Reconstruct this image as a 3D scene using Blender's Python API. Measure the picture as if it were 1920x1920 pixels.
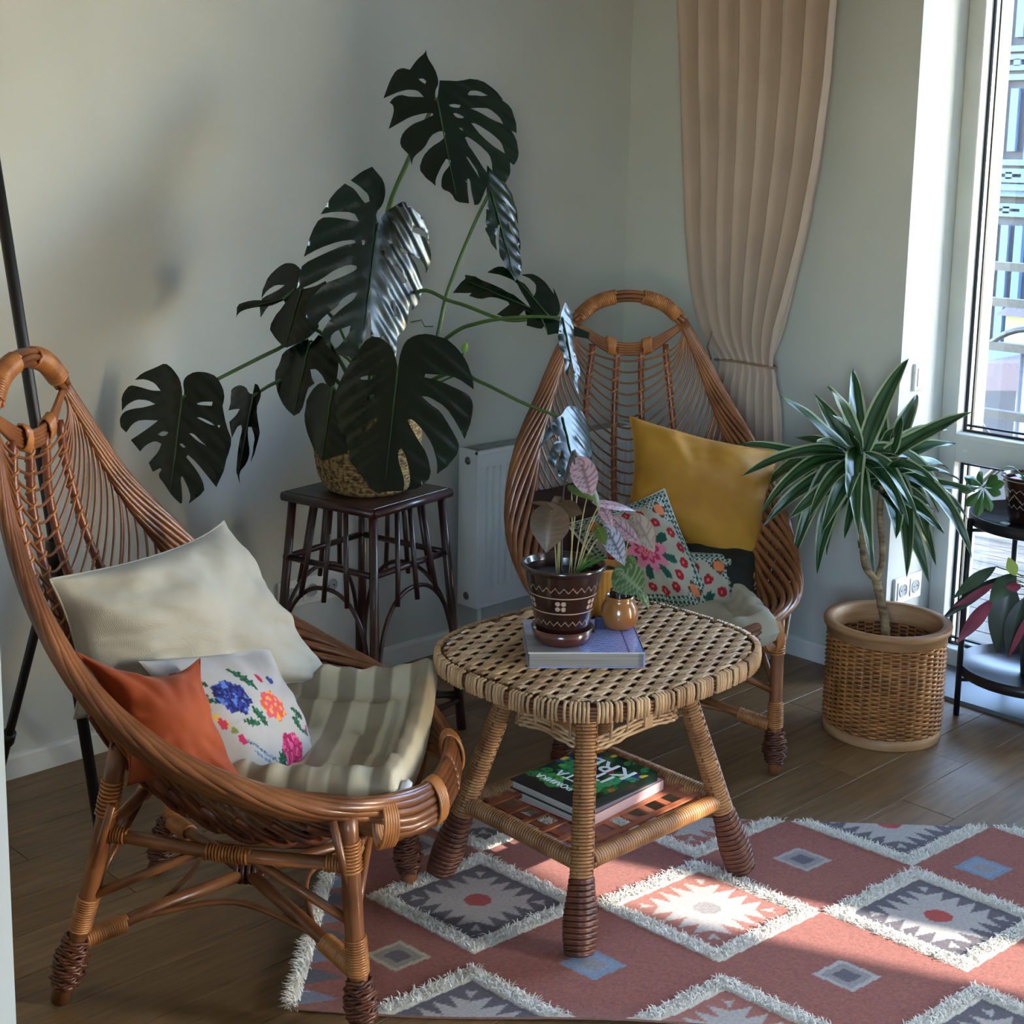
import bpy, math, random
import numpy as np
from mathutils import Vector, Matrix, noise as mnoise
random.seed(7); RNG = np.random.default_rng(7)
SC = bpy.context.scene; COL = SC.collection
for _o in list(bpy.data.objects): bpy.data.objects.remove(_o)
pi = math.pi
def A(*v): return np.array(v, float)

# ---------------- camera ----------------
F, CX, CY, YAW, PIT, ROLL, CAMZ = 2717.6, 960.0, 752.65, .77301694, -.16860627, .01844061, 1.55
def _basis():
    cy, sy = math.cos(YAW), math.sin(YAW)
    fw = A(sy*math.cos(PIT), cy*math.cos(PIT), math.sin(PIT)); ri = A(cy, -sy, 0); up = np.cross(ri, fw)
    return math.cos(ROLL)*ri + math.sin(ROLL)*up, -math.sin(ROLL)*ri + math.cos(ROLL)*up, fw
CR, CU, CF = _basis(); CP = A(0, 0, CAMZ)
cd = bpy.data.cameras.new('camera'); cam = bpy.data.objects.new('camera', cd); COL.objects.link(cam)
cd.sensor_width = 36; cd.sensor_fit = 'HORIZONTAL'; cd.lens = F/1920*36
cd.shift_y = (CY-960)/1920
cd.clip_start = .02; cd.clip_end = 200
cam.matrix_world = Matrix(((CR[0], CU[0], -CF[0], 0), (CR[1], CU[1], -CF[1], 0), (CR[2], CU[2], -CF[2], CAMZ), (0, 0, 0, 1)))
SC.camera = cam
# survey helpers: where a sight line of the photograph meets a real plane of the room
def ray(x, y): return ((x-CX)/F)*CR - ((y-CY)/F)*CU + CF
def onz(x, y, z=0.): d = ray(x, y); return CP + d*((z-CAMZ)/d[2])
def onY(x, y, Y): d = ray(x, y); return CP + d*(Y/d[1])
def onX(x, y, X): d = ray(x, y); return CP + d*(X/d[0])
def at(x, y, dep): return CP + ray(x, y)*dep

# ---------------- light ----------------
SUN_AZ = A(.405, -.914); SUN_EL = math.radians(25.3)
SC.view_settings.view_transform = 'Standard'; SC.view_settings.look = 'None'
SC.view_settings.gamma = 1.0; SC.view_settings.use_curve_mapping = False
SC.view_settings.exposure = 1.8
SC.render.film_transparent = False
SC.cycles.use_denoising = True
SC.cycles.max_bounces = 8; SC.cycles.diffuse_bounces = 5; SC.cycles.glossy_bounces = 3
SC.cycles.transparent_max_bounces = 12; SC.cycles.transmission_bounces = 4
SC.cycles.sample_clamp_indirect = 6.0; SC.cycles.caustics_reflective = False; SC.cycles.caustics_refractive = False
wd = bpy.data.worlds.new('sky'); SC.world = wd; wd.use_nodes = True
nt = wd.node_tree; bgn = nt.nodes['Background']
sky = nt.nodes.new('ShaderNodeTexSky'); sky.sky_type = 'NISHITA'; sky.sun_disc = False
sky.sun_elevation = SUN_EL; sky.sun_rotation = math.atan2(SUN_AZ[0], SUN_AZ[1]); sky.altitude = 100; sky.dust_density = 0.4; sky.air_density = 1.0
nt.links.new(sky.outputs[0], bgn.inputs[0]); bgn.inputs[1].default_value = 2.0
sl = bpy.data.lights.new('sun', 'SUN'); so = bpy.data.objects.new('sun', sl); COL.objects.link(so)
sl.energy = 5.0; sl.angle = math.radians(.6); sl.color = (1, .94, .85)
_d = Vector((SUN_AZ[0]*math.cos(SUN_EL), SUN_AZ[1]*math.cos(SUN_EL), math.sin(SUN_EL)))
so.rotation_euler = _d.to_track_quat('Z', 'Y').to_euler(); so.location = (4, -6, 5)
def portal(cx, cy, cz, w, h, sx=1):
    l = bpy.data.lights.new('window_portal', 'AREA'); o = bpy.data.objects.new('window_portal', l); COL.objects.link(o)
    l.shape = 'RECTANGLE'; l.size = w; l.size_y = h; l.cycles.is_portal = True
    o.location = (cx, cy, cz); o.rotation_euler = Vector((sx, 0, 0)).to_track_quat('Z', 'Y').to_euler()
portal(-1.42, -.9, 1.6, 1.4, 1.5, -1)  # sampling portal of the added fill window
portal(4.28, 1.33, 1.25, 1.9, 2.5); portal(4.28, -2.12, 1.25, 1.7, 2.5)

# ---------------- materials ----------------
def lin(c):
    return tuple(((v/255)/12.92 if v/255 <= .04045 else ((v/255+.055)/1.055)**2.4) for v in c)
MATS = {}
def mat(name, rgb, rough=.6, rgb2=None, scale=30., stretch=(1, 1, 1), bump=0., bscale=None, island=0., attr=False, objrnd=0.,
        spec=.5, coat=0., metal=0., sheen=0., trans=0., detail=3., lo=.35, hi=.65, fabric=0., sss=0.):
    if name in MATS: return MATS[name]
    m = bpy.data.materials.new(name); m.use_nodes = True; t = m.node_tree; N = t.nodes; L = t.links
    b = N['Principled BSDF']; b.inputs['Roughness'].default_value = rough
    b.inputs['Specular IOR Level'].default_value = spec; b.inputs['Metallic'].default_value = metal
    b.inputs['Coat Weight'].default_value = coat; b.inputs['Coat Roughness'].default_value = .2
    b.inputs['Sheen Weight'].default_value = sheen
    if trans:
        b.inputs['Transmission Weight'].default_value = trans
    tc = N.new('ShaderNodeTexCoord'); mp = N.new('ShaderNodeMapping'); mp.inputs['Scale'].default_value = stretch
    L.new(tc.outputs['Object'], mp.inputs[0])
    c1 = (*lin(rgb), 1); c2 = (*lin(rgb2 or rgb), 1)
    no = N.new('ShaderNodeTexNoise'); no.inputs['Scale'].default_value = scale; no.inputs['Detail'].default_value = detail
    L.new(mp.outputs[0], no.inputs['Vector'])
    rp = N.new('ShaderNodeValToRGB'); rp.color_ramp.elements[0].position = lo; rp.color_ramp.elements[1].position = hi
    rp.color_ramp.elements[0].color = c1; rp.color_ramp.elements[1].color = c2
    L.new(no.outputs['Fac'], rp.inputs[0]); col = rp.outputs[0]
    if attr:
        at_ = N.new('ShaderNodeAttribute'); at_.attribute_name = 'Col'
        mx = N.new('ShaderNodeMix'); mx.data_type = 'RGBA'; mx.blend_type = 'MULTIPLY'; mx.inputs['Factor'].default_value = 1
        L.new(at_.outputs['Color'], mx.inputs['A']); L.new(col, mx.inputs['B']); col = mx.outputs['Result']
    if island or objrnd:
        if island: g = N.new('ShaderNodeNewGeometry'); src = g.outputs['Random Per Island']; amt = island
        else: g = N.new('ShaderNodeObjectInfo'); src = g.outputs['Random']; amt = objrnd
        mr = N.new('ShaderNodeMapRange'); mr.inputs['To Min'].default_value = 1-amt; mr.inputs['To Max'].default_value = 1+amt*.6
        L.new(src, mr.inputs[0]); hv = N.new('ShaderNodeHueSaturation'); L.new(mr.outputs[0], hv.inputs['Value']); L.new(col, hv.inputs['Color']); col = hv.outputs[0]
    L.new(col, b.inputs['Base Color'])
    if bump or fabric:
        bn = N.new('ShaderNodeBump'); bn.inputs['Strength'].default_value = bump or fabric; bn.inputs['Distance'].default_value = .003
        if fabric:
            w1 = N.new('ShaderNodeTexWave'); w1.inputs['Scale'].default_value = bscale or 180; w1.inputs['Distortion'].default_value = 1.5
            w2 = N.new('ShaderNodeTexWave'); w2.inputs['Scale'].default_value = bscale or 180; w2.bands_direction = 'Y'; w2.inputs['Distortion'].default_value = 1.5
            ad = N.new('ShaderNodeMath'); L.new(tc.outputs['Object'], w1.inputs[0]); L.new(tc.outputs['Object'], w2.inputs[0])
            L.new(w1.outputs['Fac'], ad.inputs[0]); L.new(w2.outputs['Fac'], ad.inputs[1]); L.new(ad.outputs[0], bn.inputs['Height'])
        else:
            n2 = N.new('ShaderNodeTexNoise'); n2.inputs['Scale'].default_value = bscale or scale*3; n2.inputs['Detail'].default_value = 4
            L.new(mp.outputs[0], n2.inputs['Vector']); L.new(n2.outputs['Fac'], bn.inputs['Height'])
        L.new(bn.outputs[0], b.inputs['Normal'])
    MATS[name] = m; return m

# ---------------- mesh building ----------------
class MB:
    def __init__(s): s.v = []; s.q = []; s.t = []; s.c = []; s.n = 0
    def add(s, v, q=None, t=None, col=(1, 1, 1)):
        v = np.asarray(v, float).reshape(-1, 3)
        if q is not None and len(q): s.q.append(np.asarray(q, int).reshape(-1, 4)+s.n)
        if t is not None and len(t): s.t.append(np.asarray(t, int).reshape(-1, 3)+s.n)
        s.v.append(v); c = np.asarray(col, float)
        s.c.append(np.tile(c, (len(v), 1)) if c.ndim == 1 else c); s.n += len(v); return s
    def box(s, x0, x1, y0, y1, z0, z1, col=(1, 1, 1)):
        v = [(x, y, z) for z in (z0, z1) for y in (y0, y1) for x in (x0, x1)]
        return s.add(v, [(0, 2, 3, 1), (4, 5, 7, 6), (0, 1, 5, 4), (2, 6, 7, 3), (0, 4, 6, 2), (1, 3, 7, 5)], col=col)
    def hexa(s, b, t, col=(1, 1, 1)):   # bottom quad and top quad, same winding
        return s.add(list(b)+list(t), [(3, 2, 1, 0), (4, 5, 6, 7), (0, 1, 5, 4), (1, 2, 6, 5), (2, 3, 7, 6), (3, 0, 4, 7)], col=col)
    def tube(s, P, r, n=6, closed=False, cap=True, flat=1., col=(1, 1, 1), up=None):
        P = np.asarray(P, float); m = len(P); r = np.broadcast_to(np.asarray(r, float), (m,))
        T = np.roll(P, -1, 0)-np.roll(P, 1, 0)
        if not closed: T[0] = P[1]-P[0]; T[-1] = P[-1]-P[-2]
        T /= np.maximum(np.linalg.norm(T, axis=1)[:, None], 1e-9)
        if up is not None:
            Nn = np.asarray(up, float)-T*(T@np.asarray(up, float))[:, None]; Nn /= np.maximum(np.linalg.norm(Nn, axis=1)[:, None], 1e-9)
        else:
            Nn = np.zeros_like(P); a = A(0, 0, 1) if abs(T[0][2]) < .9 else A(1, 0, 0)
            u = np.cross(T[0], a); u /= np.linalg.norm(u)
            for i in range(m):
                u = u-T[i]*(u@T[i]); u /= max(np.linalg.norm(u), 1e-9); Nn[i] = u
        B = np.cross(T, Nn); th = np.arange(n)*2*pi/n
        V = P[:, None]+r[:, None, None]*(np.cos(th)[None, :, None]*Nn[:, None]*flat+np.sin(th)[None, :, None]*B[:, None])
        k = np.arange(m if closed else m-1); k2 = (k+1) % m; j = np.arange(n); j2 = (j+1) % n
        Q = np.stack([k[:, None]*n+j[None], k[:, None]*n+j2[None], k2[:, None]*n+j2[None], k2[:, None]*n+j[None]], -1).reshape(-1, 4)
        V = V.reshape(-1, 3); T3 = []
        if cap and not closed:
            V = np.vstack([V, P[:1], P[-1:]]); a = m*n
            T3 = [(a, jj2, jj) for jj, jj2 in zip(j, j2)]+[(a+1, (m-1)*n+jj, (m-1)*n+jj2) for jj, jj2 in zip(j, j2)]
        return s.add(V, Q, T3, col)
    def lathe(s, prof, n=32, c=(0, 0, 0), col=(1, 1, 1), colf=None):
        prof = np.asarray(prof, float); th = np.arange(n)*2*pi/n; m = len(prof)
        V = np.stack([prof[:, :1]*np.cos(th)+c[0], prof[:, :1]*np.sin(th)+c[1], np.repeat(prof[:, 1:2], n, 1)+c[2]], -1).reshape(-1, 3)
        k = np.arange(m-1); j = np.arange(n); j2 = (j+1) % n
        Q = np.stack([k[:, None]*n+j, k[:, None]*n+j2, (k[:, None]+1)*n+j2, (k[:, None]+1)*n+j], -1).reshape(-1, 4)
        if colf is not None: col = np.array([colf(math.atan2(p[1]-c[1], p[0]-c[0]), p[2]-c[2], math.hypot(p[0]-c[0], p[1]-c[1])) for p in V])
        return s.add(V, Q, col=col)
    def grid(s, V, col=(1, 1, 1), mask=None):   # V: (a,b,3)
        a, b = V.shape[:2]; i = np.arange(a-1)[:, None]; j = np.arange(b-1)[None]
        Q = np.stack([i*b+j, (i+1)*b+j, (i+1)*b+j+1, i*b+j+1], -1)
        if mask is not None: Q = Q[mask]
        c = np.asarray(col, float)
        return s.add(V.reshape(-1, 3), Q.reshape(-1, 4), col=c.reshape(-1, 3) if c.ndim == 3 else c)
    def build(s, name, m, parent=None, smooth=True, bevel=0., off=None):
        V = np.vstack(s.v); 
        if off is not None: V = V-np.asarray(off, float)
        Q = np.vstack(s.q) if s.q else np.zeros((0, 4), int); T = np.vstack(s.t) if s.t else np.zeros((0, 3), int)
        me = bpy.data.meshes.new(name); me.vertices.add(len(V)); me.vertices.foreach_set('co', V.astype(np.float32).ravel())
        li = np.concatenate([Q.ravel(), T.ravel()]); me.loops.add(len(li)); me.loops.foreach_set('vertex_index', li.astype(np.int32))
        st = np.concatenate([np.arange(len(Q))*4, len(Q)*4+np.arange(len(T))*3]).astype(np.int32)
        me.polygons.add(len(st)); me.polygons.foreach_set('loop_start', st)
        me.polygons.foreach_set('use_smooth', np.full(len(st), smooth))
        C = np.vstack(s.c)
        if np.ptp(C) > 0 or C[0, 0] != 1:
            ca = me.color_attributes.new('Col', 'FLOAT_COLOR', 'POINT'); ca.data.foreach_set('color', np.hstack([C, np.ones((len(C), 1))]).astype(np.float32).ravel())
        me.update(calc_edges=True); me.validate()
        me.materials.append(m); o = bpy.data.objects.new(name, me); COL.objects.link(o)
        if parent: o.parent = parent
        if bevel:
            bv = o.modifiers.new('bevel', 'BEVEL'); bv.width = bevel; bv.segments = 2; bv.limit_method = 'ANGLE'
        return o
def tag(o, label=None, cat=None, group=None, kind=None):
    if label: o['label'] = label
    if cat: o['category'] = cat
    if group: o['group'] = group
    if kind: o['kind'] = kind
    return o
def thing(name, label, cat, loc=(0, 0, 0), rz=0., group=None):
    o = bpy.data.objects.new(name, None); COL.objects.link(o); o.location = loc; o.rotation_euler = (0, 0, rz); o.empty_display_size = .1
    return tag(o, label, cat, group)
def spl(P, n=8, closed=False):   # Catmull-Rom
    P = np.asarray(P, float); m = len(P)
    if closed: E = np.vstack([P[-1:], P, P[:2]]); segs = m
    else: E = np.vstack([2*P[:1]-P[1:2], P, 2*P[-1:]-P[-2:-1]]); segs = m-1
    out = []
    for i in range(segs):
        a, b, c, d = E[i:i+4]
        for t in np.arange(n)/n: out.append(.5*(2*b+(c-a)*t+(2*a-5*b+4*c-d)*t*t+(3*b-a-3*c+d)*t**3))
    if not closed: out.append(P[-1])
    return np.array(out)
def resamp(P, n):
    P = np.asarray(P, float); s = np.concatenate([[0], np.cumsum(np.linalg.norm(np.diff(P, axis=0), axis=1))])
    u = np.linspace(0, s[-1], n); return np.stack([np.interp(u, s, P[:, k]) for k in range(3)], -1)
def coil(P, r, turns, wr, n=8, flat=None, ph=0., k=12):   # helix of thin cane around a path; returns points
    m = max(int(turns*k), 6); Q = resamp(P, m); T = np.gradient(Q, axis=0); T /= np.linalg.norm(T, axis=1)[:, None]
    a = A(0, 0, 1) if abs(T[0][2]) < .9 else A(1, 0, 0); u = np.cross(T[0], a); u /= np.linalg.norm(u)
    out = []
    rr = np.broadcast_to(np.asarray(r, float), (m,)) if np.ndim(r) == 0 else np.interp(np.linspace(0, 1, m), np.linspace(0, 1, len(r)), r)
    for i in range(m):
        u = u-T[i]*(u@T[i]); u /= np.linalg.norm(u); b = np.cross(T[i], u); th = 2*pi*turns*i/m+ph
        out.append(Q[i]+rr[i]*(math.cos(th)*u+math.sin(th)*b))
    return np.array(out)
def bez(p0, p1, p2, n=10):
    t = np.linspace(0, 1, n)[:, None]; return (1-t)**2*A(*p0)+2*t*(1-t)*A(*p1)+t*t*A(*p2)
def nz(x, y, z=0.): return mnoise.noise(Vector((x, y, z)))

# ================= ROOM =================
YW, XW, ZC = 3.289, 3.737, 2.62
M_wall = mat('painted_wall', (198, 201, 199), .85, (192, 195, 193), 3., bump=.08, bscale=260.)
M_white = mat('white_trim_paint', (224, 226, 226), .45, (216, 218, 220), 8.)
M_stucco = mat('white_stucco', (190, 192, 192), .9, (172, 174, 174), 60., bump=.6, bscale=160.)
M_pvc = mat('white_window_profile', (200, 203, 200), .35, (192, 196, 194), 6.)
M_black = mat('black_gasket', (18, 18, 22), .5)
def struct(name, mb, m, parent=None, smooth=False, bevel=0.):
    o = mb.build(name, m, parent, smooth, bevel)
    if parent is None: o['kind'] = 'structure'
    return o
struct('wall_left', MB().box(-1.3, 4.3, YW, YW+.2, 0, ZC), M_wall)
wr = MB(); wr.box(XW, 4.02, 2.209, YW, 0, ZC); wr.box(XW, 4.02, -1.325, .45, 0, ZC); wr.box(XW, 4.02, -3.3, -2.92, 0, ZC)
wr.box(XW, 4.02, .45, 2.209, 2.5, ZC); wr.box(XW, 4.02, -2.92, -1.325, 2.5, ZC)
struct('wall_right', wr, M_wall)
wo = MB(); wo.box(4.0, 4.25, 2.205, YW+.2, -.3, 3.2); wo.box(4.02, 4.25, -1.325, .45, -.3, 3.2); wo.box(4.02, 4.25, -4.3, -2.92, -.3, 3.2)
wo.box(4.02, 4.25, .45, 2.205, 2.5, 3.2); wo.box(4.02, 4.25, -2.92, -1.325, 2.5, 3.2)
struct('wall_exterior', wo, M_stucco)
struct('wall_rear', MB().box(-1.3, 4.0, -3.5, -3.3, 0, ZC), M_wall)
ws = MB(); ws.box(-1.5, -1.3, -3.5, -1.6, 0, ZC); ws.box(-1.5, -1.3, -.2, 3.5, 0, ZC); ws.box(-1.5, -1.3, -1.6, -.2, 0, .9); ws.box(-1.5, -1.3, -1.6, -.2, 2.3, ZC); struct('wall_side', ws, M_wall)
struct('ceiling', MB().box(-1.5, 4.2, -3.5, 3.5, ZC, ZC+.15), mat('ceiling_paint', (225, 225, 220), .9))
# baseboards with a rounded top bead
def bboard(name, P0, P1, nrm):
    P0 = A(*P0, 0); P1 = A(*P1, 0); n = A(*nrm, 0); prof = [(0, 0), (.014, 0), (.014, .052), (.011, .06), (.004, .062), (0, .062)]
    mb = MB(); V = np.array([[P+n*a+A(0, 0, z) for a, z in prof] for P in (P0, P1)]); mb.grid(V)
    struct(name, mb, M_white)
bboard('baseboard_left', (-1.3, YW), (XW, YW), (0, -1)); bboard('baseboard_right', (XW, YW), (XW, 2.209), (-1, 0))
# ---- floor of separate planks
fl = MB().box(-1.5, 4.02, -3.5, 3.5, -.06, -.012).build('floor', mat('floor_bed', (40, 30, 22), .9), smooth=False); fl['kind'] = 'structure'
M_plank = mat('oiled_oak_plank', (142, 110, 74), .42, (106, 80, 52), 4.5, (1.2, 14, 3), bump=.25, bscale=26., objrnd=.14, detail=8., lo=.3, hi=.72)
_N = M_plank.node_tree
PW = .142; me_cache = {}
y = YW-.004; row = 0; rr = random.Random(3); cnt = 0
while y > -.6:
    x = -.4-rr.random()*1.4
    while x < 3.98:
        L = rr.choice((1.2, 1.5, 1.8)); x1 = min(x+L, 4.0)
        key = round(x1-x, 2)
        if key not in me_cache:
            mb = MB(); a, b, g = key/2-.0009, PW/2-.0009, .0007
            mb.hexa([(-a, -b, -.012), (a, -b, -.012), (a, b, -.012), (-a, b, -.012)], [(-a, -b, -g), (a, -b, -g), (a, b, -g), (-a, b, -g)])
            mb.hexa([(-a, -b, -g), (a, -b, -g), (a, b, -g), (-a, b, -g)], [(-a+g, -b+g, 0), (a-g, -b+g, 0), (a-g, b-g, 0), (-a+g, b-g, 0)])
            o = mb.build('plank', M_plank, fl, False); me_cache[key] = o.data
        else:
            o = bpy.data.objects.new('plank', me_cache[key]); COL.objects.link(o); o.parent = fl
        o.location = ((x+x1)/2, y-PW/2, 0); cnt += 1; x = x1
    y -= PW
MB().box(-1.5, 4.0, -3.5, y, -.012, 0).build('plank_field', M_plank, fl, False)['kind'] = 'stuff'
# shift the wood pattern per plank
N = _N.nodes; L_ = _N.links; mp = [n for n in N if n.type == 'MAPPING'][0]; oi = N.new('ShaderNodeObjectInfo'); vm = N.new('ShaderNodeVectorMath'); vm.operation = 'SCALE'
cb = N.new('ShaderNodeCombineXYZ'); L_.new(oi.outputs['Random'], cb.inputs[0]); L_.new(oi.outputs['Random'], cb.inputs[1]); L_.new(cb.outputs[0], vm.inputs[0]); vm.inputs['Scale'].default_value = 37.
L_.new(vm.outputs[0], mp.inputs['Location'])

# ---- window (glazed balcony door) in the right wall
M_glass = bpy.data.materials.new('window_glass'); M_glass.use_nodes = True; t = M_glass.node_tree; t.nodes.clear()
o_ = t.nodes.new('ShaderNodeOutputMaterial'); tr = t.nodes.new('ShaderNodeBsdfTransparent'); gl = t.nodes.new('ShaderNodeBsdfGlossy'); gl.inputs['Roughness'].default_value = .02
mx = t.nodes.new('ShaderNodeMixShader'); mx.inputs[0].default_value = .06
t.links.new(tr.outputs[0], mx.inputs[1]); t.links.new(gl.outputs[0], mx.inputs[2]); t.links.new(mx.outputs[0], o_.inputs[0])
tr.inputs[0].default_value = (.97, .98, .98, 1)
def window(name, y0, y1, z0, z1, mull, rails):
    f = 0.055; X0, X1 = 3.987, 4.055
    w = MB(); w.box(X0, X1, y0, y0+f, z0, z1); w.box(X0, X1, y1-f, y1, z0, z1); w.box(X0, X1, y0+f, y1-f, z0, z0+f); w.box(X0, X1, y0+f, y1-f, z1-f, z1)
    for m in mull: w.box(X0, X1, m-.06, m+.06, z0+f, z1-f)
    root = w.build(name, M_pvc, None, False, .004); root['kind'] = 'structure'
    ed = [y0+f]+[v for m in mull for v in (m-.06, m+.06)]+[y1-f]; ps = MB(); g = MB(); gs = []
    for i in range(0, len(ed), 2):
        a, b = ed[i], ed[i+1]; zs = [z0+f]+[v for r in rails for v in r]+[z1-f]
        for r in rails:
            MB().box(X0-.004, X1, a, b, r[0], r[1]).build('rail', M_pvc, root, False, .004)
            MB().box(X0-.008, X0-.003, a, b, r[1]-.016, r[1]-.012).build('rail_bead', M_pvc, root, False)
        for k in range(0, len(zs), 2):
            c, d = zs[k], zs[k+1]
            g = MB()
            for q in (0, .014):
                for bx in ((a+q, a+q+.005, c, d), (b-q-.005, b-q, c, d), (a, b, c+q, c+q+.006), (a, b, d-q-.005, d-q)):
                    g.box(4.03+q, 4.042+q, bx[0], bx[1], bx[2], bx[3])
            g.build('gasket', M_black, root, False)
            MB().box(4.046, 4.05, a+.002, b-.002, c+.002, d-.002).build('pane', M_glass, root, False)
    return root
window('window_1', .45, 2.209, .012, 2.5, [1.33], [(.655, .742)])
window('window_2', -2.92, -1.325, .012, 2.5, [], [])
w3 = MB().box(-1.42, -1.36, -1.6, -1.54, .9, 2.3).box(-1.42, -1.36, -.26, -.2, .9, 2.3).box(-1.42, -1.36, -1.54, -.26, .9, .96).box(-1.42, -1.36, -1.54, -.26, 2.24, 2.3).build('added_fill_window', M_pvc, None, False); w3['kind'] = 'structure'  # unseen side window, added to brighten the right wall and curtain
MB().box(-1.395, -1.39, -1.54, -.26, .96, 2.24).build('pane', M_glass, w3, False)
MB().box(3.74, 4.25, .45, 2.205, -.02, .012).build('trim_1', mat('door_sill', (120, 124, 128), .4, metal=.3), None, False)['kind'] = 'structure'
# ---- white door leaf at the left edge, close to the camera; its dimness put into the grey
p = CP+ray(-10, 1900)*.85; b0 = A(p[0], p[1]); dl = A(-CR[0], -CR[1]); dl /= np.linalg.norm(dl); dn = A(CF[0], CF[1]); dn /= np.linalg.norm(dn)
dr = MB(); q = [b0, b0+dl*.75+dn*-.25, b0+dl*.75+dn*-.21, b0+dn*.04]
dr.hexa([(*v, .005) for v in q], [(*v, 2.04) for v in q])
d1 = dr.build('door_1', mat('dimmed_white_door', (158, 166, 172), .5), None, False, .006); d1['kind'] = 'structure'
h = MB(); q2 = [b0+dl*.012-dn*.004, b0+dl*.016-dn*.004]; h.tube([(*(b0+dl*.02-dn*.002), .02), (*(b0+dl*.02-dn*.002), 2.0)], .004, 6); h.build('edge_bead', M_white, d1)

# ---- radiator on the left wall
R0 = onY(891, 1143, YW-.105); R1 = onY(896, 847, YW-.105); rx0 = R0[0]; rx1 = rx0+.74; rz0, rz1 = R0[2], R1[2]
rad = thing('radiator', 'white steel panel radiator mounted low on the wall behind the plant stool', 'radiator', (rx0, YW-.055, rz0)); off = (rx0, YW-.055, rz0)
fy = YW-.105; M_rad = mat('radiator_enamel', (222, 226, 228), .3, (216, 220, 224), 5.)
fp = MB(); nr = 25; sp = (rx1-rx0-.04)/nr; xs = [rx0+.012]; ds = [0]
for i in range(nr):
    c = rx0+.03+sp*(i+.5)
    for a, d in ((-.0050, 0), (-.0022, .008), (.0022, .008), (.0050, 0)): xs.append(c+a); ds.append(d)
xs.append(rx1-.012); ds.append(0)
zz = [rz0+.012, rz0+.055, rz0+.062, rz1-.062, rz1-.055, rz1-.012]; V = np.array([[(x, fy+(d*1.7 if 1 < k < 4 else 0), z) for k, z in enumerate(zz)] for x, d in zip(xs, ds)])
fp.grid(V[::-1]); fp.build('front_panel', M_rad, rad, False, off=off)
MB().box(rx0, rx0+.011, fy-.003, YW-.02, rz0, rz1).box(rx1-.011, rx1, fy-.003, YW-.02, rz0, rz1).box(rx0, rx1, fy-.004, fy, rz0, rz0+.012).box(rx0, rx1, fy-.004, fy+.012, rz1-.013, rz1).build('casing', M_rad, rad, False, .002, off=off)
g = MB()
for i in range(52): g.box(rx0+.014+i*.0149, rx0+.022+i*.0149, fy+.01, YW-.024, rz1-.006, rz1-.002)
g.box(rx0+.01, rx1-.01, YW-.03, YW-.022, rz1-.008, rz1-.001)
g.build('top_grille', mat('grille_grey', (150, 155, 158), .5), rad, False, off=off)
MB().box(rx0+.011, rx1-.011, YW-.034, YW-.026, rz0+.01, rz1-.01).build('rear_panel', M_rad, rad, False, off=off)
for z in (rz1-.035, rz0+.035):
    v = MB(); c = (rx0, (fy+YW-.02)/2, z); th = np.linspace(0, 2*pi, 17)[:-1]
    for r, x0_, x1_ in ((.0125, -.002, .004), (.006, -.006, 0)):
        ring = lambda x, r_: [(c[0]+x, c[1]+r_*math.cos(a), c[2]+r_*math.sin(a)) for a in th]
        v.grid(np.array([ring(x1_, r)+ring(x1_, r)[:1], ring(x0_, r)+ring(x0_, r)[:1], ring(x0_, .0002)+ring(x0_, .0002)[:1]]))
    v.build('valve', mat('dull_metal', (120, 120, 120), .35, metal=.8), rad, True, off=off)
MB().tube([(rx0+.06, YW-.06, rz0), (rx0+.06, YW-.06, .0)], .008, 8).build('pipe', M_white, rad, off=off)

# ---- sockets and switch
def plate(name, label, cat, n, org, ex, nv, kinds, w=.071):
    org = A(*org); ex = A(*ex); nv = A(*nv); ez = A(0, 0, 1); root = thing(name, label, cat, org)
    def bx(u0, u1, z0, z1, d0, d1, mb):
        mb.hexa([ex*u+ez*z+nv*d0 for u, z in ((u0, z0), (u1, z0), (u1, z1), (u0, z1))], [ex*u+ez*z+nv*d1 for u, z in ((u0, z0), (u1, z0), (u1, z1), (u0, z1))]); return mb
    bx(0, n*w+.01, 0, .081, -.001, .009, MB()).build('frame', M_white, root, False, .002)
    for i in range(n):
        c = ex*(.005+w*(i+.5))+ez*.0405; k = kinds[i]
        bx(.005+w*i+.007, .005+w*(i+1)-.007, .0125, .0685, .009, .012, MB()).build('insert' if k == 's' else 'rocker', M_white, root, False, .002)
        if k == 's':
            mb = MB(); th = np.linspace(0, 2*pi, 25)
            rg = lambda r, d: [c+r*(math.cos(a)*ex+math.sin(a)*ez)+nv*d for a in th]
            mb.grid(np.array([rg(.0215, .012), rg(.0215, .0145), rg(.0195, .0145), rg(.0188, .0125)])); mb.build('rim', M_white, root)
            mb = MB(); mb.grid(np.array([rg(.0188, .0126), rg(.0003, .0123)])); mb.build('well', mat('socket_well', (150, 155, 162), .5), root)
            mb = MB()
            for s in (-1, 1): mb.tube([c+ex*s*.0095+nv*.0122, c+ex*s*.0095+nv*.0132], .0025, 8)
            mb.build('pin_hole', M_black, root)
    return root
s0 = onY(524, 1146, YW-.01)
plate('wall_socket', 'white three gang wall socket on the left wall behind the plant stool', 'socket', 3, (s0[0], YW, s0[2]), (1, 0, 0), (0, -1, 0), 'sss')
q = onY(1674, 1135, 2.205); plate('wall_socket', 'white double wall socket on the bright window reveal', 'socket', 2, (q[0], 2.209, q[2]), (1, 0, 0), (0, -1, 0), 'ss')
q = onY(1712, 733, 2.205); plate('light_switch', 'white single light switch on the bright window reveal', 'switch', 1, (q[0], 2.209, q[2]), (1, 0, 0), (0, -1, 0), 'r')

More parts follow.
